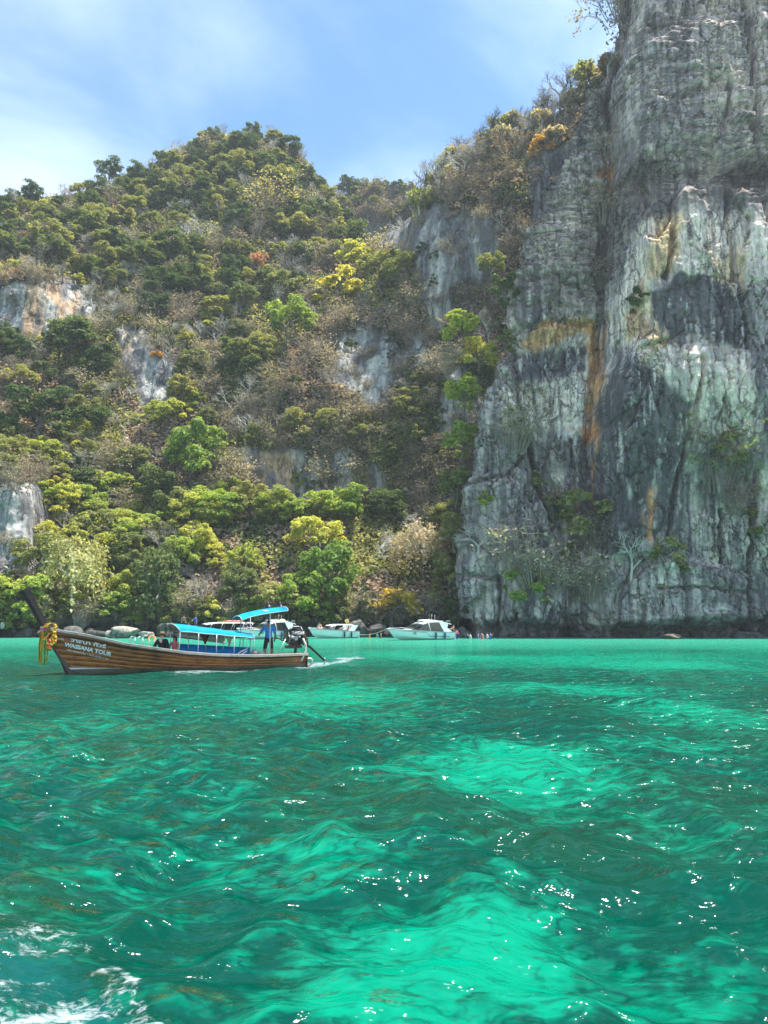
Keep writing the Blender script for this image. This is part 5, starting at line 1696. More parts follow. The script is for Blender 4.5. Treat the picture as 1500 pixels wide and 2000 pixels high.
part('alternator', blk, pipe([ec + np.array((.20, .28, .12)), ec + np.array((.40, .28, .12))], .085, 10), ALU, True)
part('fuel_hose', blk, pipe([ec + np.array(q_) for q_ in ((.3, .2, .3), (.2, .34, .42), (-.1, .3, .5), (-.3, .22, .38), (-.38, .2, .1))], .018, 6), BLACKR, True)
part('coolant_hose', blk, pipe([ec + np.array(q_) for q_ in ((.36, -.1, .3), (.2, -.1, .62), (-.2, .05, .60), (-.36, .1, .3))], .026, 6), WHITEP, True)
part('oil_pan', blk, box(ec + np.array((.12, 0, -.30)), (.70, .34, .13)), RUSTM)
tip = Bc(634, 1290.5, 0)
part('tail_shaft', blk, pipe([ec + np.array((-.3, 0, -.12)), ec + np.array((-.7, 0, -.32)), tip], (.075, .06, .04), 9), IRON, True)
part('propeller', blk, join(*[box(tip + np.array((0, .09 * math.cos(a_), .09 * math.sin(a_))), (.03, .10, .16), (a_, 'X')) for a_ in (0, 2.09, 4.19)]), ALU)
part('tiller', blk, pipe([ec + np.array((.3, .05, -.1)), Bc(552, 1251, .25), Bc(538, 1243.5, .3)], (.035, .03, .022), 8), IRON, True)
for k, (dx, dy, dz, sx_, sy_, sz_, mt) in enumerate(((.10, .22, .10, .16, .10, .22, ALU), (-.12, .25, -.02, .12, .12, .14, IRON), (.26, .2, -.08, .12, .14, .10, RUSTM), (-.26, .1, .36, .14, .2, .1, ALU), (.24, -.05, .42, .12, .14, .16, IRON), (-.05, .28, .16, .08, .06, .08, WHITEP), (-.42, .05, .22, .10, .12, .16, RUSTM))):
    part('engine_fitting', blk, box(ec + np.array((dx, dy, dz)), (sx_, sy_, sz_), (.3 * math.sin(k * 2.1), 'Y')), mt)
part('radiator', blk, join(box(ec + np.array((.50, 0, .16)), (.07, .46, .46)), pipe([ec + np.array((.50, -.2, .42)), ec + np.array((.50, .2, .42))], .05, 8)), IRON)
part('engine_cable', blk, pipe([ec + np.array(q_) for q_ in ((.45, .2, .4), (.2, .3, .58), (-.15, .26, .62), (-.45, .15, .45), (-.55, .1, .1), (-.5, .1, -.3))], .013, 5), BLACKR, True)
part('engine_stand', boat, join(pipe([ec * np.array((1, 1, 0)) + np.array((.05, 0, .25)), ec + np.array((0, 0, -.25))], .07, 8), box(ec * np.array((1, 1, 0)) + np.array((.05, 0, .46)), (.5, .7, .09))), STEM)
part('prop_stick', boat, pipe([Bc(541, 1278, .3), Bc(558, 1248, .25)], .018, 6), STEEL, True)
part('stern_fender', boat, pipe([Bc(u, v_, .46) for u, v_ in ((592, 1247), (597, 1260), (597, 1272), (592, 1283), (588, 1291))], .05, 8), CREAM, True)
tc_ = Bc(603, 1293, .2)
part('tyre_fender', boat, pipe([tc_ + np.array((.17 * math.cos(a_), .05 * math.sin(a_), .16 * math.sin(a_))) for a_ in np.linspace(0, 6.283, 20)], .05, 8), CREAM, True)
for u, col in ((525, 'a'), (548, 'b')):
    q_ = Bc(u, 1187, .1); w_ = Bc(u - 1, 1175, .1)
    fl = part('flag_stick', boat, pipe([q_, w_], .009, 5), GREYP, True)
    for k, cmat in enumerate((M('flag_red', (.55, .06, .08), .8), M('flag_white', (.8, .8, .8), .8), M('flag_blue', (.10, .10, .35), .8))):
        Gf = np.stack([w_ + np.array((-.10 * x_ - .02, .04 * math.sin(x_ * 4 + k), -.055 - k * .075 - .16 * x_ * x_ - .075 * y_)) for y_ in (0, 1) for x_ in np.linspace(0, 1.3, 6)]).reshape(2, 6, 3)
        part('flag', fl, sheet(Gf, .004), cmat, True)
# loose gear near the stern, boarding hoops at the bow
part('gear_bag', boat, join(ball(Bc(497, 1274, .3), (.18, .16, .14)), ball(Bc(510, 1276, .3), (.20, .14, .10))), M('grey_bag', (.42, .41, .40), .8, .25, 8), True)
part('white_hose', boat, pipe([Bc(u, v_, .55) for u, v_ in ((462, 1279), (472, 1272), (484, 1266), (481, 1272), (470, 1279))], .028, 6), WHITEP, True)
for u in (262, 277):
    q_ = [Bc(u - 8, 1258, -.45), Bc(u - 8, 1246, -.45), Bc(u - 4, 1243, -.45), Bc(u + 2, 1244, -.45), Bc(u + 2, 1259, -.45)]
    part('grab_rail', boat, pipe(q_, .016, 6), WHITEP, True)

# sashes and flower strings tied round the stem: they hang on the boat
gl = thing('bow_garland', 'yellow orange and pink sashes with flower strings tied round the bow post', 'garland', _S, (0, 0, BROT))
def strip(name, pts, wpx, mat, yl=.17, wav=.03, rows=6):
    G_ = []
    pts = np.array(pts, float)
    t_ = np.linspace(0, 1, len(pts)); tf = np.linspace(0, 1, 14)
    pu, pv = np.interp(tf, t_, pts[:, 0]), np.interp(tf, t_, pts[:, 1])
    for k in range(rows):
        f = k / (rows - 1) - .5
        G_.append([B(pu[j] + f * wpx * (.8 + .3 * math.sin(j)), pv[j], yl + wav * math.sin(k * 1.9 + j * .7)) for j in range(14)])
    return part(name, gl, sheet(np.array(G_), .012), mat, True)
strip('sash', [(92, 1218), (84, 1232), (81, 1262), (80, 1297)], 7, YELC)
strip('sash', [(96, 1218), (89, 1240), (87, 1270), (88, 1299)], 5, GRNC, .2)
strip('sash', [(90, 1219), (80, 1235), (77, 1262), (77, 1292)], 4, ORGC, .12)
strip('sash', [(100, 1217), (94, 1238), (93, 1262), (92, 1290)], 4, YELC, .22)
strip('sash', [(86, 1232), (92, 1224), (100, 1218), (106, 1221)], 15, PNKC, .24, .02)
strip('sash', [(88, 1225), (96, 1218), (104, 1217), (110, 1224)], 9, YELC, .27, .03)
strip('sash', [(85, 1250), (92, 1243), (100, 1236), (107, 1229)], 6, ORGC, .27, .02)
for pts, mat in (([(108, 1222), (107, 1236), (101, 1246), (105, 1254), (99, 1262)], YELC), ([(107, 1240), (103, 1252), (94, 1256), (92, 1266), (98, 1268)], ORGC), ([(104, 1232), (109, 1246), (107, 1256), (98, 1258)], YELC), ([(98, 1250), (95, 1260), (97, 1268)], REDC)):
    pts = np.array(pts, float)
    tf = np.linspace(0, len(pts) - 1, 14)
    part('flower_string', gl, join(*[ball(B(np.interp(t_, range(len(pts)), pts[:, 0]), np.interp(t_, range(len(pts)), pts[:, 1]), .30 + .03 * math.sin(t_ * 9)), .062, 7, 5) for t_ in tf]), mat, True)
# ------------------------------------------------------------ people: one continuous skinned body each
SKIN = M('skin_tan', (.46, .27, .18), .55, .08, 8)
SKINL = M('skin_light', (.62, .42, .32), .55, .06, 8)
SKIND = M('skin_brown', (.26, .145, .09), .55, .08, 8)
HAIRD = M('hair_black', (.018, .014, .012), .5, .2, 12)
def cl(name, c):
    return M('cloth_' + name, c, .85, .12, 7)
BLK, BLUSH, PINK, WHT, ORG, NVY, TEAL, YEL, GRY, BLU = cl('black', (.018, .018, .022)), cl('blue_shirt', (.03, .24, .62)), cl('pink', (.80, .13, .22)), cl('white', (.75, .74, .72)), cl('orange_vest', (.85, .22, .04)), cl('navy', (.03, .06, .16)), cl('teal', (.02, .30, .28)), cl('yellow', (.75, .62, .12)), cl('grey', (.30, .30, .31)), cl('bright_blue', (.04, .14, .60))
STAND = dict(pel=(0, 0, .94), spi=(0, 0, 1.12), che=(0, -.01, 1.32), nek=(0, 0, 1.46), hed=(0, -.015, 1.56), top=(0, -.005, 1.68),
             shl=(.18, 0, 1.40), ell=(.24, .03, 1.12), wrl=(.26, -.05, .88), shr=(-.18, 0, 1.40), elr=(-.24, .03, 1.12), wrr=(-.26, -.05, .88),
             hil=(.09, 0, .90), knl=(.11, -.02, .50), anl=(.12, .03, .08), tol=(.13, -.14, .03), hir=(-.09, 0, .90), knr=(-.11, -.02, .50), anr=(-.12, .03, .08), tor=(-.13, -.14, .03))
SIT = dict(STAND, pel=(0, 0, .12), spi=(0, .03, .30), che=(0, .02, .50), nek=(0, .0, .64), hed=(0, -.02, .74), top=(0, -.01, .86), shl=(.18, .02, .58), ell=(.25, -.02, .32), wrl=(.16, -.24, .22), shr=(-.18, .02, .58), elr=(-.25, -.02, .32), wrr=(-.16, -.24, .22),
           hil=(.09, 0, .10), knl=(.13, -.42, .14), anl=(.13, -.44, -.28), tol=(.14, -.60, -.32), hir=(-.09, 0, .10), knr=(-.13, -.42, .14), anr=(-.13, -.44, -.28), tor=(-.14, -.60, -.32))
RAD = dict(pel=.135, spi=.115, che=.135, nek=.055, hed=.082, top=.062, shl=.068, ell=.045, wrl=.030, shr=.068, elr=.045, wrr=.030, hil=.095, knl=.062, anl=.042, tol=.032, hir=.095, knr=.062, anr=.042, tor=.032)
BONES = [('pel', 'spi', 'torso'), ('spi', 'che', 'torso'), ('che', 'nek', 'neck'), ('nek', 'hed', 'head'), ('hed', 'top', 'head'), ('che', 'shl', 'torso'), ('shl', 'ell', 'uarm'), ('ell', 'wrl', 'farm'), ('che', 'shr', 'torso'), ('shr', 'elr', 'uarm'), ('elr', 'wrr', 'farm'),
         ('pel', 'hil', 'hips'), ('hil', 'knl', 'thigh'), ('knl', 'anl', 'shin'), ('anl', 'tol', 'foot'), ('pel', 'hir', 'hips'), ('hir', 'knr', 'thigh'), ('knr', 'anr', 'shin'), ('anr', 'tor', 'foot')]
_people = []
def person(label, loc, rotz, pose, skin, outfit, hair='short', scale=1.0, radii=None, group=None):
    """outfit maps body regions to cloth; the rest is skin"""
    root = thing('person', label, 'person', loc, (0, 0, rotz), group)
    root.scale = (scale,) * 3
    rad = dict(RAD, **(radii or {}))
    names, pos, rr, edges, reg = [], [], [], [], []
    for k, p in pose.items():
        names.append(k); pos.append(Vector(p)); rr.append(rad[k])
    ix = {k: i for i, k in enumerate(names)}
    for a_, b_, g in BONES:
        edges.append((ix[a_], ix[b_])); reg.append(g)
    # hands: palm, four fingers of unequal length and a thumb from the side of the palm
    for w_, e_, sg in (('wrl', 'ell', 1), ('wrr', 'elr', -1)):
        wp, ep = pos[ix[w_]], pos[ix[e_]]
        d = (wp - ep).normalized()
        side = d.cross(Vector((0, 1, .2))).normalized() * sg
        nrm_ = d.cross(side).normalized()
        pm = wp + d * .075
        pos.append(pm); rr.append(.026); pi_ = len(pos) - 1
        edges.append((ix[w_], pi_)); reg.append('hand')
        for k, (off, L) in enumerate(((-.027, .062), (-.009, .075), (.009, .070), (.027, .055))):
            k1 = pm + d * .028 + side * off
            k2 = k1 + d * L * .55 + nrm_ * .006
            k3 = k2 + d * L * .4 + nrm_ * .02
            i0 = len(pos)
            for q_, r_ in ((k1, .0105), (k2, .009), (k3, .0075)):
                pos.append(q_); rr.append(r_)
            edges += [(pi_, i0), (i0, i0 + 1), (i0 + 1, i0 + 2)]; reg += ['hand'] * 3
        t1 = wp + d * .035 + side * -.042
        t2 = t1 + d * .045 + side * -.012
        i0 = len(pos)
        pos += [t1, t2]; rr += [.012, .009]
        edges += [(ix[w_], i0), (i0, i0 + 1)]; reg += ['hand'] * 2
    # nose and ears
    hd, tp = pos[ix['hed']], pos[ix['top']]
    me_ = bpy.data.meshes.new('body')
    me_.from_pydata([tuple(p) for p in pos], edges, [])
    ob = bpy.data.objects.new('body', me_)
    COL.objects.link(ob); ob.parent = root
    md = ob.modifiers.new('skin', 'SKIN')
    md.use_smooth_shade = True
    sk_ = me_.skin_vertices[0].data
    for i, r_ in enumerate(rr):
        sk_[i].radius = (r_, r_ * (.78 if i in (ix['pel'], ix['spi'], ix['che']) else 1))
        sk_[i].use_root = (i == ix['pel'])
    ob.modifiers.new('sub', 'SUBSURF').levels = 1
    ob.modifiers['sub'].render_levels = 1
    _people.append((ob, [(np.array(pos[a_]), np.array(pos[b_])) for a_, b_ in edges], reg, skin, outfit))
    hc = np.array(hd) * .45 + np.array(tp) * .55
    part('nose', root, ball(np.array(hd) + np.array((0, -.088, .01)), (.014, .018, .02), 6, 5), skin, True)
    for sx_ in (1, -1):
        part('eye', root, ball(np.array(hd) + np.array((.032 * sx_, -.073, .035)), .011, 6, 4), HAIRD, True)
    part('mouth', root, ball(np.array(hd) + np.array((0, -.078, -.035)), (.022, .008, .006), 6, 4), M('lips', (.42, .16, .14), .5), True)
    if hair in ('short', 'long', 'hat'):
        part('hair', root, ball(hc + np.array((0, .018, .022)), (.088, .098, .085), 12, 8), HAIRD, True)
    if hair == 'long':
        part('hair_tail', root, pipe([hc + np.array(q_) for q_ in ((0, .07, .0), (.02, .10, -.10), (.03, .10, -.24), (.03, .08, -.34))], (.08, .075, .055, .02), 8), HAIRD, True)
    if hair == 'hat':
        hm_ = M('straw_hat', (.30, .19, .10), .8, .25, 14)
        ht_ = part('hat', root, join(pipe([hc + np.array((0, 0, .035)), hc + np.array((0, 0, .05))], .175, 18), pipe([hc + np.array((0, 0, .04)), hc + np.array((0, 0, .13))], (.100, .080), 14)), hm_, True)
        part('hat_band', ht_, pipe([hc + np.array((0, 0, .052)), hc + np.array((0, 0, .075))], .104, 16, False), HAIRD, True)
    return root
def bw(u, v_, yl):
    q_ = B(u, v_, yl)
    return _S + BD * float(q_[0]) + BN * float(q_[1]) + Vector((0, 0, float(q_[2])))
def pose(base, **kw):
    return dict(base, **kw)
face_cam = 0.0        # -y of a figure faces the camera at rotation 0
boatman = pose(STAND, shl=(.19, -.02, 1.41), ell=(.30, -.02, 1.16), wrl=(.30, -.10, .93), shr=(-.19, -.03, 1.41), elr=(-.30, -.14, 1.22), wrr=(-.30, -.30, 1.14), knl=(.15, -.02, .50), anl=(.17, .03, .08), tol=(.19, -.13, .03), knr=(-.15, -.02, .50), anr=(-.18, .03, .08), tor=(-.20, -.13, .03))
q_ = bw(524, 1279, .15)
q_.z = .33
person('standing boatman in blue shirt and black shorts steering the longtail boat', q_, R(180 + 25), {k: (-x, y, z) for k, (x, y, z) in boatman.items()}, SKIND, dict(torso=BLUSH, uarm=BLUSH, hips=BLK, thigh=BLK), 'short', 1.04, dict(pel=.15, spi=.145, che=.16, hil=.125, hir=.125, knl=.085, knr=.085, shl=.085, shr=.085, ell=.058, elr=.058))
q_ = bw(316, 1263, -.25); q_.z = .64
person('seated passenger in black jacket and brim hat at the front of the longtail canopy', q_, R(-8), pose(SIT, elr=(-.32, -.06, .30), wrr=(-.48, -.16, .18), ell=(.28, -.02, .32)), SKINL, dict(torso=BLK, uarm=BLK, farm=BLK, hips=BLK, thigh=BLK, shin=BLK), 'hat', 1.05, dict(che=.165, spi=.15, shl=.09, shr=.09, ell=.065, elr=.065))
q_ = bw(340, 1266, -.2); q_.z = .62
person('seated passenger in pink top with dark tied hair beside the black jacket', q_, R(-20), SIT, SKIN, dict(torso=PINK, hips=PINK), 'long', .94)
# people round the speedboats and in the shallows
def at_water(u, v_, Y):
    p_ = at(u, v_, Y)
    return Vector((float(p_[0]), float(p_[1]), float(p_[2])))
ARMUP = pose(STAND, elr=(-.36, -.04, 1.30), wrr=(-.46, -.10, 1.52))
WADE = [(918, 97, 1.00, WHT, GRY, 'wader in white top alone in front of the sea notch', ARMUP, SKINL), (934, 96, .92, BLU, BLU, 'wader in bright blue left of the pink swimmer', STAND, SKIN), (941, 95, .86, PINK, PINK, 'wader with bare pink shoulders between two blue ones', STAND, SKINL), (951, 95, .90, WHT, NVY, 'wader in white shirt second from the right in the shallows', STAND, SKINL), (957, 94, .86, BLU, NVY, 'rightmost wader in dark blue shirt in the shallows', ARMUP, SKIN),
        (722, 98, .95, ORG, ORG, 'wader in orange life vest left of the large speedboat', STAND, SKIN), (737, 99, .95, TEAL, NVY, 'wader in teal shirt close to the bow of the large speedboat', STAND, SKIN), (744, 100, .9, BLK, BLK, 'dark clad wader right of the teal shirt', STAND, SKIN), (892, 95, .55, BLU, BLU, 'swimmer in bright blue at the stern of the large speedboat', STAND, SKIN)]
for u, Y, sink, top_, low, lab, ps, skn in WADE:
    p_ = at_water(u, 1216, Y); p_.z = -sink
    person(lab, p_, rv.uniform(-2, 2), ps, skn, dict(torso=top_, uarm=top_ if top_ in (ORG, TEAL, WHT) else skn, hips=low, thigh=low), 'short', 1.0)

# ------------------------------------------------------------ speedboats: local +x is the bow
def speedboat(label, loc, rotz, L=9.0, beam=1.25, top='cabin', stripe=True, fenders=2):
    t = thing('speedboat', label, 'speedboat', loc, (0, 0, rotz))
    n_ = 30
    s_ = np.linspace(0, 1, n_)
    bm_ = beam * np.where(s_ < .5, .94 + .12 * s_, 1.0 * (1 - ((s_ - .5) / .5) ** 2.4) + .0)
    bm_ = np.maximum(bm_, .03)
    zsh = .86 + .42 * s_ ** 1.6
    zch = .10 + .55 * s_ ** 3
    zkl = -.35 + .75 * s_ ** 5
    rake = np.clip((s_ - .6) / .4, 0, 1) ** 1.5
    def ring(f_b, z, rk):
        return np.stack((s_ * L * .90 + rake * rk * L * .10, bm_ * f_b, z), -1)
    for sy in (1, -1):
        m_ = np.array((1, sy, 1))
        lower = np.stack([ring(.02, zkl, .0), ring(.80, zch, .25), ring(.86, zch + .05, .3), ring(.97, zch * .35 + zsh * .65, .7), ring(1.0, zsh, 1.0)], 0)
        part('hull_side', t, sheet(lower * m_), GEL, True)
        part('gunwale', t, sheet(np.stack([ring(1.0, zsh + .003, 1.0), ring(1.04, zsh - .05, 1.0), ring(1.04, zsh + .02, 1.0), ring(.98, zsh + .04, 1.0)], 0) * m_), M('gunwale_grey', (.20, .26, .28), .5), False)
        if stripe:
            i0, i1 = 3, 19
            zz_ = lambda f: (zch * (1 - f) + zsh * f)
            seg_lo = np.stack([ring(.955, zz_(.30), .5)[i0:i1 - 4] * np.array((1, 1.012, 1)), ring(.965, zz_(.37), .55)[i0:i1 - 4] * np.array((1, 1.012, 1))], 0)
            part('stripe', t, sheet(seg_lo * m_, .004), NAVYL)
            seg_up = np.stack([ring(.985, zz_(.80), .8)[i1 - 3:26] * np.array((1, 1.012, 1)), ring(.99, zz_(.85), .85)[i1 - 3:26] * np.array((1, 1.012, 1))], 0)
            part('stripe', t, sheet(seg_up * m_, .004), NAVYL)
            a_, b_ = seg_lo[:, -1], seg_up[:, 0]
            part('stripe', t, sheet(np.stack([a_ + (b_ - a_) * f for f in (0, .5, 1)], 1) * m_, .004), NAVYL)
            e_ = ring(.985, zz_(.62), .8)[21] * np.array((1, 1.02, 1))
            part('hull_mark', t, join(*[box((e_ + np.array((dx, 0, dz))) * m_, (w_, .02, .07)) for dx, dz, w_ in ((0, .05, .34), (-.02, -.08, .50), (-.42, .0, .16))]), NAVYL)
        for k in range(fenders):
            i_ = (6, 11, 15)[k]
            f0 = ring(1.08, zsh, 1)[i_]; f1 = ring(1.0, zch, .5)[i_]
            part('fender', t, pipe([f0 * m_, (f0 * .6 + f1 * .4) * m_ + np.array((0, .05 * sy, 0)), f1 * m_ + np.array((0, .05 * sy, 0))], (.09, .11, .09), 8), NAVY if stripe else BLACKR, True)
    part('transom', t, sheet(np.stack([np.array((.0, y_ * beam * .94, z_)) for z_ in (-.2, .3, .86) for y_ in (-1, 0, 1)]).reshape(3, 3, 3), .04), GEL)
    dk_ = np.stack([ring(f_, zsh - .02 + .10 * np.clip((s_ - .45) / .3, 0, 1) * (1 - abs(f_)), 1.0) for f_ in (-.97, -.5, 0, .5, .97)], 0)
    part('foredeck', t, sheet(dk_[:, 13:], .03), GEL, True)
    part('cockpit_floor', t, sheet((dk_ - np.array((0, 0, .55)))[:, :14] * np.array((1, .9, 1)), .03), GEL, True)
    for k in (-.45, .45):
        e0 = np.array((-.30, k, .35))
        ob_ = part('outboard_motor', t, join(box(e0 + np.array((0, 0, .35)), (.42, .34, .52)), box(e0 + np.array((.02, 0, -.25)), (.16, .12, .75)), box(e0 + np.array((0, 0, .64)), (.34, .28, .08))), BLACKR)
    if top == 'cabin':
        xa, xb, xc = L * .60, L * .50, L * .06
        hz_ = 1.98
        prof = ((xa + .9, 1.05, .66), (xa + .2, 1.40, .78), (xb + .2, 1.80, .80), (xb - .9, 2.10, .80), (xb - 2.2, 2.18, .82), (xc + .9, 2.05, .86), (xc - .1, 1.86, .86))
        G_ = np.array([[(x_, y_ * w_ * beam, z_ + .14 * (1 - y_ * y_)) for y_ in np.linspace(-1, 1, 9)] for x_, z_, w_ in prof])
        rf = part('hardtop', t, sheet(G_[2:], .10), GEL, True)
        part('windscreen', t, sheet(np.array([[(x_, y_ * w_ * beam, z_ + .10 * (1 - y_ * y_)) for y_ in np.linspace(-1, 1, 9)] for x_, z_, w_ in ((xa + .75, 1.12, .70), (xa + .1, 1.46, .77), (xb + .05, 1.80, .79))]), .02), GLASS, True)
        part('coachroof', t, sheet(np.array([[(x_, y_ * w_ * beam, z_ + .10 * (1 - y_ * y_)) for y_ in np.linspace(-1, 1, 9)] for x_, z_, w_ in ((L * .80, 1.10, .45), (xa + 1.3, 1.16, .62), (xa + .6, 1.16, .72))]), .03), GEL, True)
        for sy in (1, -1):
            y0 = .82 * beam * sy
            part('side_window', t, sheet(np.array([[(xa + .5, y0, 1.02), (xb, y0, 1.02), (L * .30, y0, 1.02), (L * .17, y0, 1.02)], [(xb + .1, y0, 1.76), (xb - .6, y0, 1.96), (L * .30, y0, 2.0), (L * .20, y0, 1.90)]]), .02), GLASS)
            part('window_pillar', t, pipe([(L * .40, y0 * 1.01, 1.0), (L * .44, y0 * 1.01, 2.0)], .05, 6), GEL, True)
            part('rear_arch', t, sheet(np.array([[(L * .17, y0 * 1.02, .92), (L * .03, y0 * 1.02, .92)], [(L * .22, y0 * 1.02, 1.5), (L * .12, y0 * 1.02, 1.4)], [(L * .26, y0 * 1.02, 2.08), (L * .10, y0 * 1.02, 1.95)]]), .08), GEL)
            part('bow_rail', t, pipe([(L * .96, .12 * sy, 1.44), (L * .86, .62 * beam * sy, 1.42), (L * .72, .90 * beam * sy, 1.34), (L * .62, .96 * beam * sy, 1.10)], .018, 6), STEEL, True)
            part('roof_rack', t, pipe([(L * .08, .6 * sy, 1.98), (L * .08, .6 * sy, 2.2), (L * .02, .6 * sy, 2.2), (L * .02, .6 * sy, 1.9)], .02, 6), WHITEP, True)
        part('roof_hump', t, ball((xb - 1.2, 0, 2.26), (1.3, .55, .10), 14, 7), GEL, True)
        for k, (dx, hh) in enumerate(((-1.6, .75), (-2.5, .65), (-2.0, .30))):
            part('aerial', t, pipe([(xb + dx, .5 - .4 * k, 2.2), (xb + dx - .12 + .1 * k, .5 - .4 * k, 2.25 + hh)], .014, 5), WHITEP, True)
        part('cockpit_shade', t, box((L * .20, 0, 1.3), (.05, beam * 1.5, 1.0)), SHADE)  # dark panel set in as the shade of the cockpit
    else:
        x0, x1 = (L * .70, L * .10) if top == 'long' else (L * .58, L * .12)
        zr = 1.95 if top == 'long' else 1.72
        xs_ = np.linspace(x0, x1, 9)
        G_ = np.array([[(x_, y_ * beam * .84, zr - .22 * max(0, (k - 0) == 0) - .06 * (k == 1) + .10 * (1 - y_ * y_)) for y_ in np.linspace(-1, 1, 7)] for k, x_ in enumerate(xs_)])
        part('hardtop', t, sheet(G_, .06), GEL, True)
        for sy in (1, -1):
            y0 = beam * .84 * sy
            for f in ((.12, .34, .56, .78, .97) if top == 'long' else (.15, .55, .95)):
                x_ = x0 + (x1 - x0) * f
                part('top_post', t, pipe([(x_ + .42, y0, .92), (x_, y0 * .98, zr)], .026, 6), STEEL, True)
            part('bow_rail', t, pipe([(L * .97, .10 * sy, 1.40), (L * .86, .62 * beam * sy, 1.40), (L * .74, .90 * beam * sy, 1.30), (L * .70, .95 * beam * sy, 1.05)], .018, 6), STEEL, True)
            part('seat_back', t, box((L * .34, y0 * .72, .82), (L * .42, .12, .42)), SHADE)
        part('windscreen', t, sheet(np.array([[(x0 + .85, y_ * beam * .78, 1.06 + .1 * (1 - y_ * y_)) for y_ in np.linspace(-1, 1, 7)], [(x0 + .25, y_ * beam * .80, zr - .2 + .08 * (1 - y_ * y_)) for y_ in np.linspace(-1, 1, 7)]]), .02), GLASS, True)
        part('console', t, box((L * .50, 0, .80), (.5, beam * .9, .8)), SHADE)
        if top != 'long':
            part('rear_arch', t, sheet(np.array([[(L * .24, -beam * .86, .9), (L * .10, -beam * .86, .9)], [(L * .12, -beam * .86, zr), (L * .02, -beam * .86, zr - .1)]]), .08), GEL)
            part('rear_arch', t, sheet(np.array([[(L * .24, beam * .86, .9), (L * .10, beam * .86, .9)], [(L * .12, beam * .86, zr), (L * .02, beam * .86, zr - .1)]]), .08), GEL)
    return t
def bow_stern(ub, us, Yb, L):
    """place and heading from the photo columns of bow and stern"""
    pb = at_water(ub, 1228, Yb); ps_ = None
    lo, hi = R(2), R(70)
    for _k in range(40):
        a_ = (lo + hi) / 2
        q_ = Vector((pb.x + L * math.cos(a_), pb.y + L * math.sin(a_), 1.0))
        uu_, _v = project(np.array(q_))
        if uu_ > us: lo = a_
        else: hi = a_
    q_.z = 0
    return q_, math.atan2(pb.y - q_.y, pb.x - q_.x)
q_, h_ = bow_stern(756, 874, 88, 9.3)
sb3 = speedboat('large white cabin speedboat lying alone near the grey cliff', q_, h_, 9.3, 1.4, 'cabin')
q3, h3 = q_, h_
q_, h_ = bow_stern(462, 571, 92, 9.0)
speedboat('white cabin speedboat hidden behind the standing boatman', q_, h_, 9.0, 1.35, 'cabin')
qb = q_
q_, h_ = bow_stern(346, 503, 96, 11.0)
speedboat('long white speedboat with open hard top behind the longtail canopy', q_, h_, 11.0, 1.45, 'long', False, 0)
qa, ha = q_, h_
q_, h_ = bow_stern(602, 692, 98, 7.2)
speedboat('small white speedboat with black fenders below the fresh green tree', q_, h_, 7.2, 1.2, 'short', False, 2)
q2, h2 = q_, h_
def on_boat(o_, h_, x, y, z):
    return Vector((o_.x + math.cos(h_) * x - math.sin(h_) * y, o_.y + math.sin(h_) * x + math.cos(h_) * y, z))
# the red bundle on the long hard top, the yellow bundle on the hidden cabin boat
rb = obj('life_jacket_bundle', np_mesh('life_jacket_bundle', *join(*[ball((-.9 + .45 * k, .15 * math.sin(k * 2), .12), (.36, .5, .14), 10, 6) for k in range(5)]), True, [M('faded_red', (.62, .20, .16), .8, .2, 5)]), None, on_boat(qa, ha, 3.4, 0, 2.05), (0, 0, ha))
tag(rb, 'faded red bundle of life jackets on the long hard top', 'life jackets')
yb_ = obj('yellow_bundle', np_mesh('yellow_bundle', *join(ball((0, 0, .16), (.42, .34, .2), 10, 6), ball((.4, .1, .12), (.3, .3, .14), 10, 6)), True, [M('pale_yellow_bag', (.78, .68, .30), .8, .15, 5)]), None, on_boat(qb, h_, 1.5, 0, 2.10), (0, 0, h_))
tag(yb_, 'pale yellow bundle on the roof behind the boatman', 'bag')
rf_ = obj('life_ring', np_mesh('life_ring', *pipe([(.36 * math.cos(a_), .36 * math.sin(a_), .1) for a_ in np.linspace(0, 6.283, 22)], .10, 8), True, [M('ring_orange', (.85, .26, .08), .6)]), None, at_water(297, 1243.5, 88) * 1.0, (R(60), 0, .3))
rf_.location.z = .12
tag(rf_, 'orange life ring floating left of the seated passengers', 'life ring')
# crews and passengers on the speedboats
person('person with bare shoulders standing on the bow of the long speedboat', on_boat(qa, ha, 10.2, .0, 1.22), .4, STAND, SKIN, dict(hips=BLK, thigh=BLK, torso=SKIND), 'short')
person('person in blue shirt and white cap on the long speedboat foredeck', on_boat(qa, ha, 8.8, .4, 1.12), -.6, pose(STAND, elr=(-.3, -.2, 1.2), wrr=(-.2, -.4, 1.1)), SKIN, dict(torso=BLU, uarm=BLU, hips=NVY, thigh=NVY), 'short')
person('seated dark clad person on the long speedboat foredeck', on_boat(qa, ha, 9.4, -.3, 1.15), .2, SIT, SKIN, dict(torso=BLK, uarm=BLK, hips=BLK, thigh=BLK), 'short')
person('person in navy shirt seated on the foredeck left of the boatman', on_boat(qb, h_, 6.9, .5, 1.2), .1, SIT, SKIN, dict(torso=NVY, uarm=NVY, hips=BLK, thigh=BLK), 'short')
person('person in faded red top seated on the bow of the small speedboat', on_boat(q2, h2, 5.6, .2, 1.12), .2, SIT, SKINL, dict(torso=M('cloth_salmon', (.75, .30, .22), .85), hips=BLK), 'short')
person('person in yellow shirt seated on the roof of the small speedboat', on_boat(q2, h2, 1.2, 0, 1.80), .3, SIT, SKIN, dict(torso=YEL, uarm=YEL, hips=BLK, thigh=BLK), 'short')
person('light skinned person at the stern of the small speedboat', on_boat(q2, h2, .35, -.6, .55), .3, STAND, SKINL, dict(hips=PINK, thigh=SKINL, torso=WHT), 'short', .8)
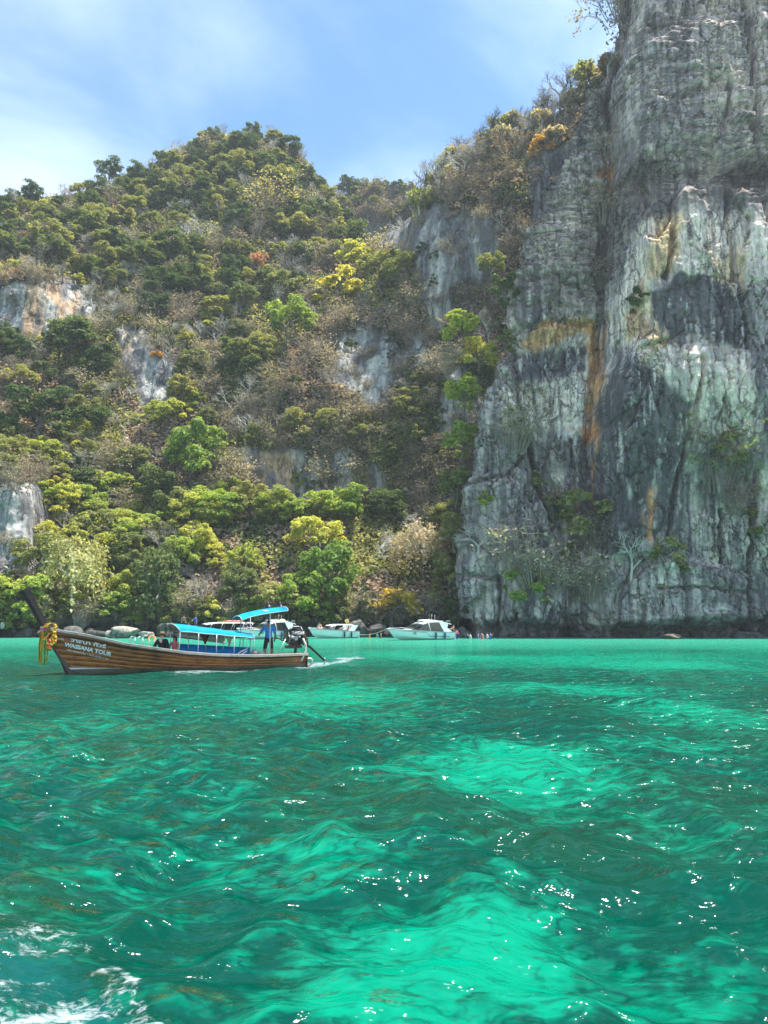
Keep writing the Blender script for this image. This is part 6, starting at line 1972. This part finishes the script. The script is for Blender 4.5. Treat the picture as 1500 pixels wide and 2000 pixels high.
person('bare chested person climbing the stern of the large speedboat', on_boat(q3, h3, -.25, .8, .10), -1.2, pose(STAND, elr=(-.2, -.24, 1.2), wrr=(-.18, -.46, 1.15), ell=(.2, -.24, 1.2), wrl=(.18, -.46, 1.15)), SKIN, dict(hips=NVY, thigh=NVY), 'short')
person('bending person in pink top on the stern ladder of the large speedboat', on_boat(q3, h3, -1.1, .7, -.35), -1.0, pose(STAND, che=(0, -.22, 1.24), nek=(0, -.32, 1.33), hed=(0, -.38, 1.40), top=(0, -.42, 1.51), shl=(.18, -.24, 1.30), shr=(-.18, -.24, 1.30), ell=(.22, -.42, 1.12), elr=(-.22, -.42, 1.12), wrl=(.2, -.6, 1.1), wrr=(-.2, -.6, 1.1)), SKINL, dict(torso=PINK, uarm=PINK, hips=NVY, thigh=NVY), 'short')
# mooring rope from the large boat's bow to the small boat's stern
r0 = on_boat(q3, h3, 9.3, 0, 1.30); r1 = on_boat(q2, h2, -.4, .3, .45)
rp = obj('mooring_rope', np_mesh('mooring_rope', *pipe([r0.lerp(r1, f) - Vector((0, 0, .5 * math.sin(math.pi * f) * .6)) for f in np.linspace(0, 1, 16)], .035, 6), True, [ROPE]))
tag(rp, 'slack pale mooring rope from the large speedboat bow', 'rope')

# ------------------------------------------------------------ rocks along the shore
BOULD = rock_material('boulder_rock')
def boulder(name, label, loc, size, col, seed, group=None):
    bm = bmesh.new()
    bmesh.ops.create_icosphere(bm, subdivisions=4, radius=1.0)
    co = np.array([v_.co[:] for v_ in bm.verts])
    fc = np.array([[x.index for x in f.verts] for f in bm.faces])
    bm.free()
    o_ = np.array((seed * 7.3, seed * 3.1, 0))
    # facets: cut the ball by a few planes, then roughen
    rg = np.random.default_rng(seed)
    for d_ in sphere_pts(11, rg):
        h_ = rg.uniform(.55, .85)
        t_ = co @ d_
        co = co - np.maximum(t_ - h_, 0)[:, None] * d_ * .9
    co = co * (1 + .16 * fbm(co * 1.6 + o_, 4, seed)[:, None])
    me_ = np_mesh(name, co * np.array(size), fc, True, [BOULD], attrs={'stain': np.zeros((len(co), 3)) + np.array(col), 'bedded': np.full(len(co), .25)})
    o = obj(name, me_, None, loc, (0, 0, seed * 1.3))
    return tag(o, label, 'rock', group)
def px_rock(u, v_, w_, h_, Y, col, label, seed, group=None):
    p_ = at_water(u, v_, Y)
    k = px_m(v_, Y)
    return boulder('boulder', label, p_, (w_ * k * .5, w_ * k * .45, h_ * k * .62), col, seed, group)
px_rock(243, 1237, 66, 26, 101, (.42, .37, .31), 'large pale boulder on the shore beyond the gunwale', 3)
px_rock(285, 1240, 34, 14, 100, (.30, .28, .25), 'flat grey rock right of the large pale boulder', 4)
px_rock(214, 1240, 24, 14, 101, (.34, .32, .28), 'small grey rock left of the large pale boulder', 5)
px_rock(4, 1222, 10, 12, 103, (.40, .38, .34), 'white stone at the left edge of the picture above the water', 6)
px_rock(1312, 1243.5, 44, 9, 96, (.16, .13, .09), 'low wet rock awash before the right part of the cliff', 7)
px_rock(700, 1228, 44, 30, 106, (.13, .12, .11), 'dark rock behind the stern of the small speedboat', 8)
px_rock(734, 1232, 50, 26, 107, (.10, .095, .09), 'dark rock between the small and the large speedboat', 9)
px_rock(157, 1212, 26, 34, 108.5, (.30, .29, .26), 'pale rock knob under the draped straw coloured tree', 10)
for k, u in enumerate((-20, 22, 58, 100, 140, 178, 318, 345, 372, 540, 575, 640, 668, 762, 880, 905)):
    px_rock(u + rv.uniform(-6, 6), 1238 + rv.uniform(-6, 3), rv.uniform(26, 52), rv.uniform(16, 34), 104 + rv.uniform(0, 4), tuple(c_ * (.6 + .09 * (k * 5 % 8)) for c_ in (.13, .125, .115)),
            'dark wet rock at the water line ' + ('behind the bow garland', 'left of the bow garland', 'behind the bow rail', 'behind the bow rail', 'left of the pale boulders', 'beside the pale boulders', 'right of the pale boulders', 'behind the canopy front', 'behind the canopy front', 'behind the boatman', 'behind the engine', 'behind the small speedboat', 'right behind the small speedboat', 'left of the large speedboat', 'by the cliff foot', 'at the cliff corner')[k], 20 + k, 'dark wet rocks along the shore')

for k, (u, v_, w_, h_, Y_) in enumerate(((1012, 1243, 34, 8, 104), (1148, 1241, 60, 16, 105.5), (1235, 1243, 26, 7, 103.5), (1462, 1242, 70, 17, 104.5))):
    px_rock(u, v_, w_, h_, Y_, (.11, .105, .095), 'dark rock awash at the cliff foot ' + ('left of the hollow', 'right of the hollow', 'under the terrace', 'at the right edge')[k], 60 + k)
# turn the skinned skeletons into meshes, colour them by the nearest limb
bpy.context.view_layer.update()
dg = bpy.context.evaluated_depsgraph_get()
done = []
for ob, segs, reg, skin, outfit in _people:
    done.append(bpy.data.meshes.new_from_object(ob.evaluated_get(dg)))
for me_, (ob, segs, reg, skin, outfit) in zip(done, _people):
    ob.modifiers.clear()
    old = ob.data
    ob.data = me_
    bpy.data.meshes.remove(old)
    me_.name = 'body'
    me_.materials.clear()
    mats = [skin]
    for m_ in outfit.values():
        if m_ not in mats:
            mats.append(m_)
    for m_ in mats:
        me_.materials.append(m_)
    nf = len(me_.polygons)
    cen = np.zeros(nf * 3); me_.polygons.foreach_get('center', cen); cen = cen.reshape(-1, 3)
    best = np.full(nf, 1e9); who = np.zeros(nf, int)
    for i, (a_, b_) in enumerate(segs):
        d_ = b_ - a_
        t_ = np.clip(((cen - a_) @ d_) / (d_ @ d_ + 1e-9), 0, 1)
        dist = np.linalg.norm(cen - a_ - t_[:, None] * d_, axis=1)
        s_ = dist < best
        best[s_] = dist[s_]; who[s_] = i
    mi = np.array([mats.index(outfit[reg[w_]]) if reg[w_] in outfit else 0 for w_ in who])
    me_.polygons.foreach_set('material_index', mi.astype(np.int32))
    me_.polygons.foreach_set('use_smooth', np.ones(nf, bool))
    me_.update()
# ------------------------------------------------------------ sea air
hv = np.array([(x, y, z) for x in (-420, 420) for y in (-300, 330) for z in (-6, 152)], float)
hf = np.array([(0, 1, 3, 2), (4, 6, 7, 5), (0, 4, 5, 1), (2, 3, 7, 6), (0, 2, 6, 4), (1, 5, 7, 3)])
hm = bpy.data.materials.new('sea_haze')
hm.use_nodes = True
hn = hm.node_tree.nodes
hn.clear()
ho = hn.new('ShaderNodeOutputMaterial')
hp_ = hn.new('ShaderNodeVolumePrincipled')
hp_.inputs['Color'].default_value = (0.86, 0.93, 1.0, 1)
hp_.inputs['Density'].default_value = 0.0003
hp_.inputs['Anisotropy'].default_value = 0.2
hm.node_tree.links.new(hp_.outputs[0], ho.inputs['Volume'])
hz = obj('haze', np_mesh('haze', hv, hf, False, [hm]))
hz['kind'] = 'stuff'
tag(hz, 'thin pale sea haze filling the lagoon air', 'haze')

# things that would share a label are told apart by their order in the view (ordinal)
same = {}
for o in scene.objects:
    if o.parent is None and o.get('label'):
        same.setdefault(o['label'], []).append(o)
ORD = ('leftmost', 'second from left', 'third from left', 'fourth from left', 'fifth from left', 'sixth from left', 'seventh from left', 'eighth from left', 'ninth from left', 'tenth from left', 'eleventh from left', 'twelfth from left', 'thirteenth from left')
for lab, os_ in same.items():
    n_ = len(os_)
    if n_ < 2:
        continue
    os_.sort(key=lambda o: o.location.x / max(o.location.y, 1))
    for i, o in enumerate(os_):
        o['label'] = ('rightmost' if i == n_ - 1 else ORD[i] if i < len(ORD) else 'middle') + ' ' + lab
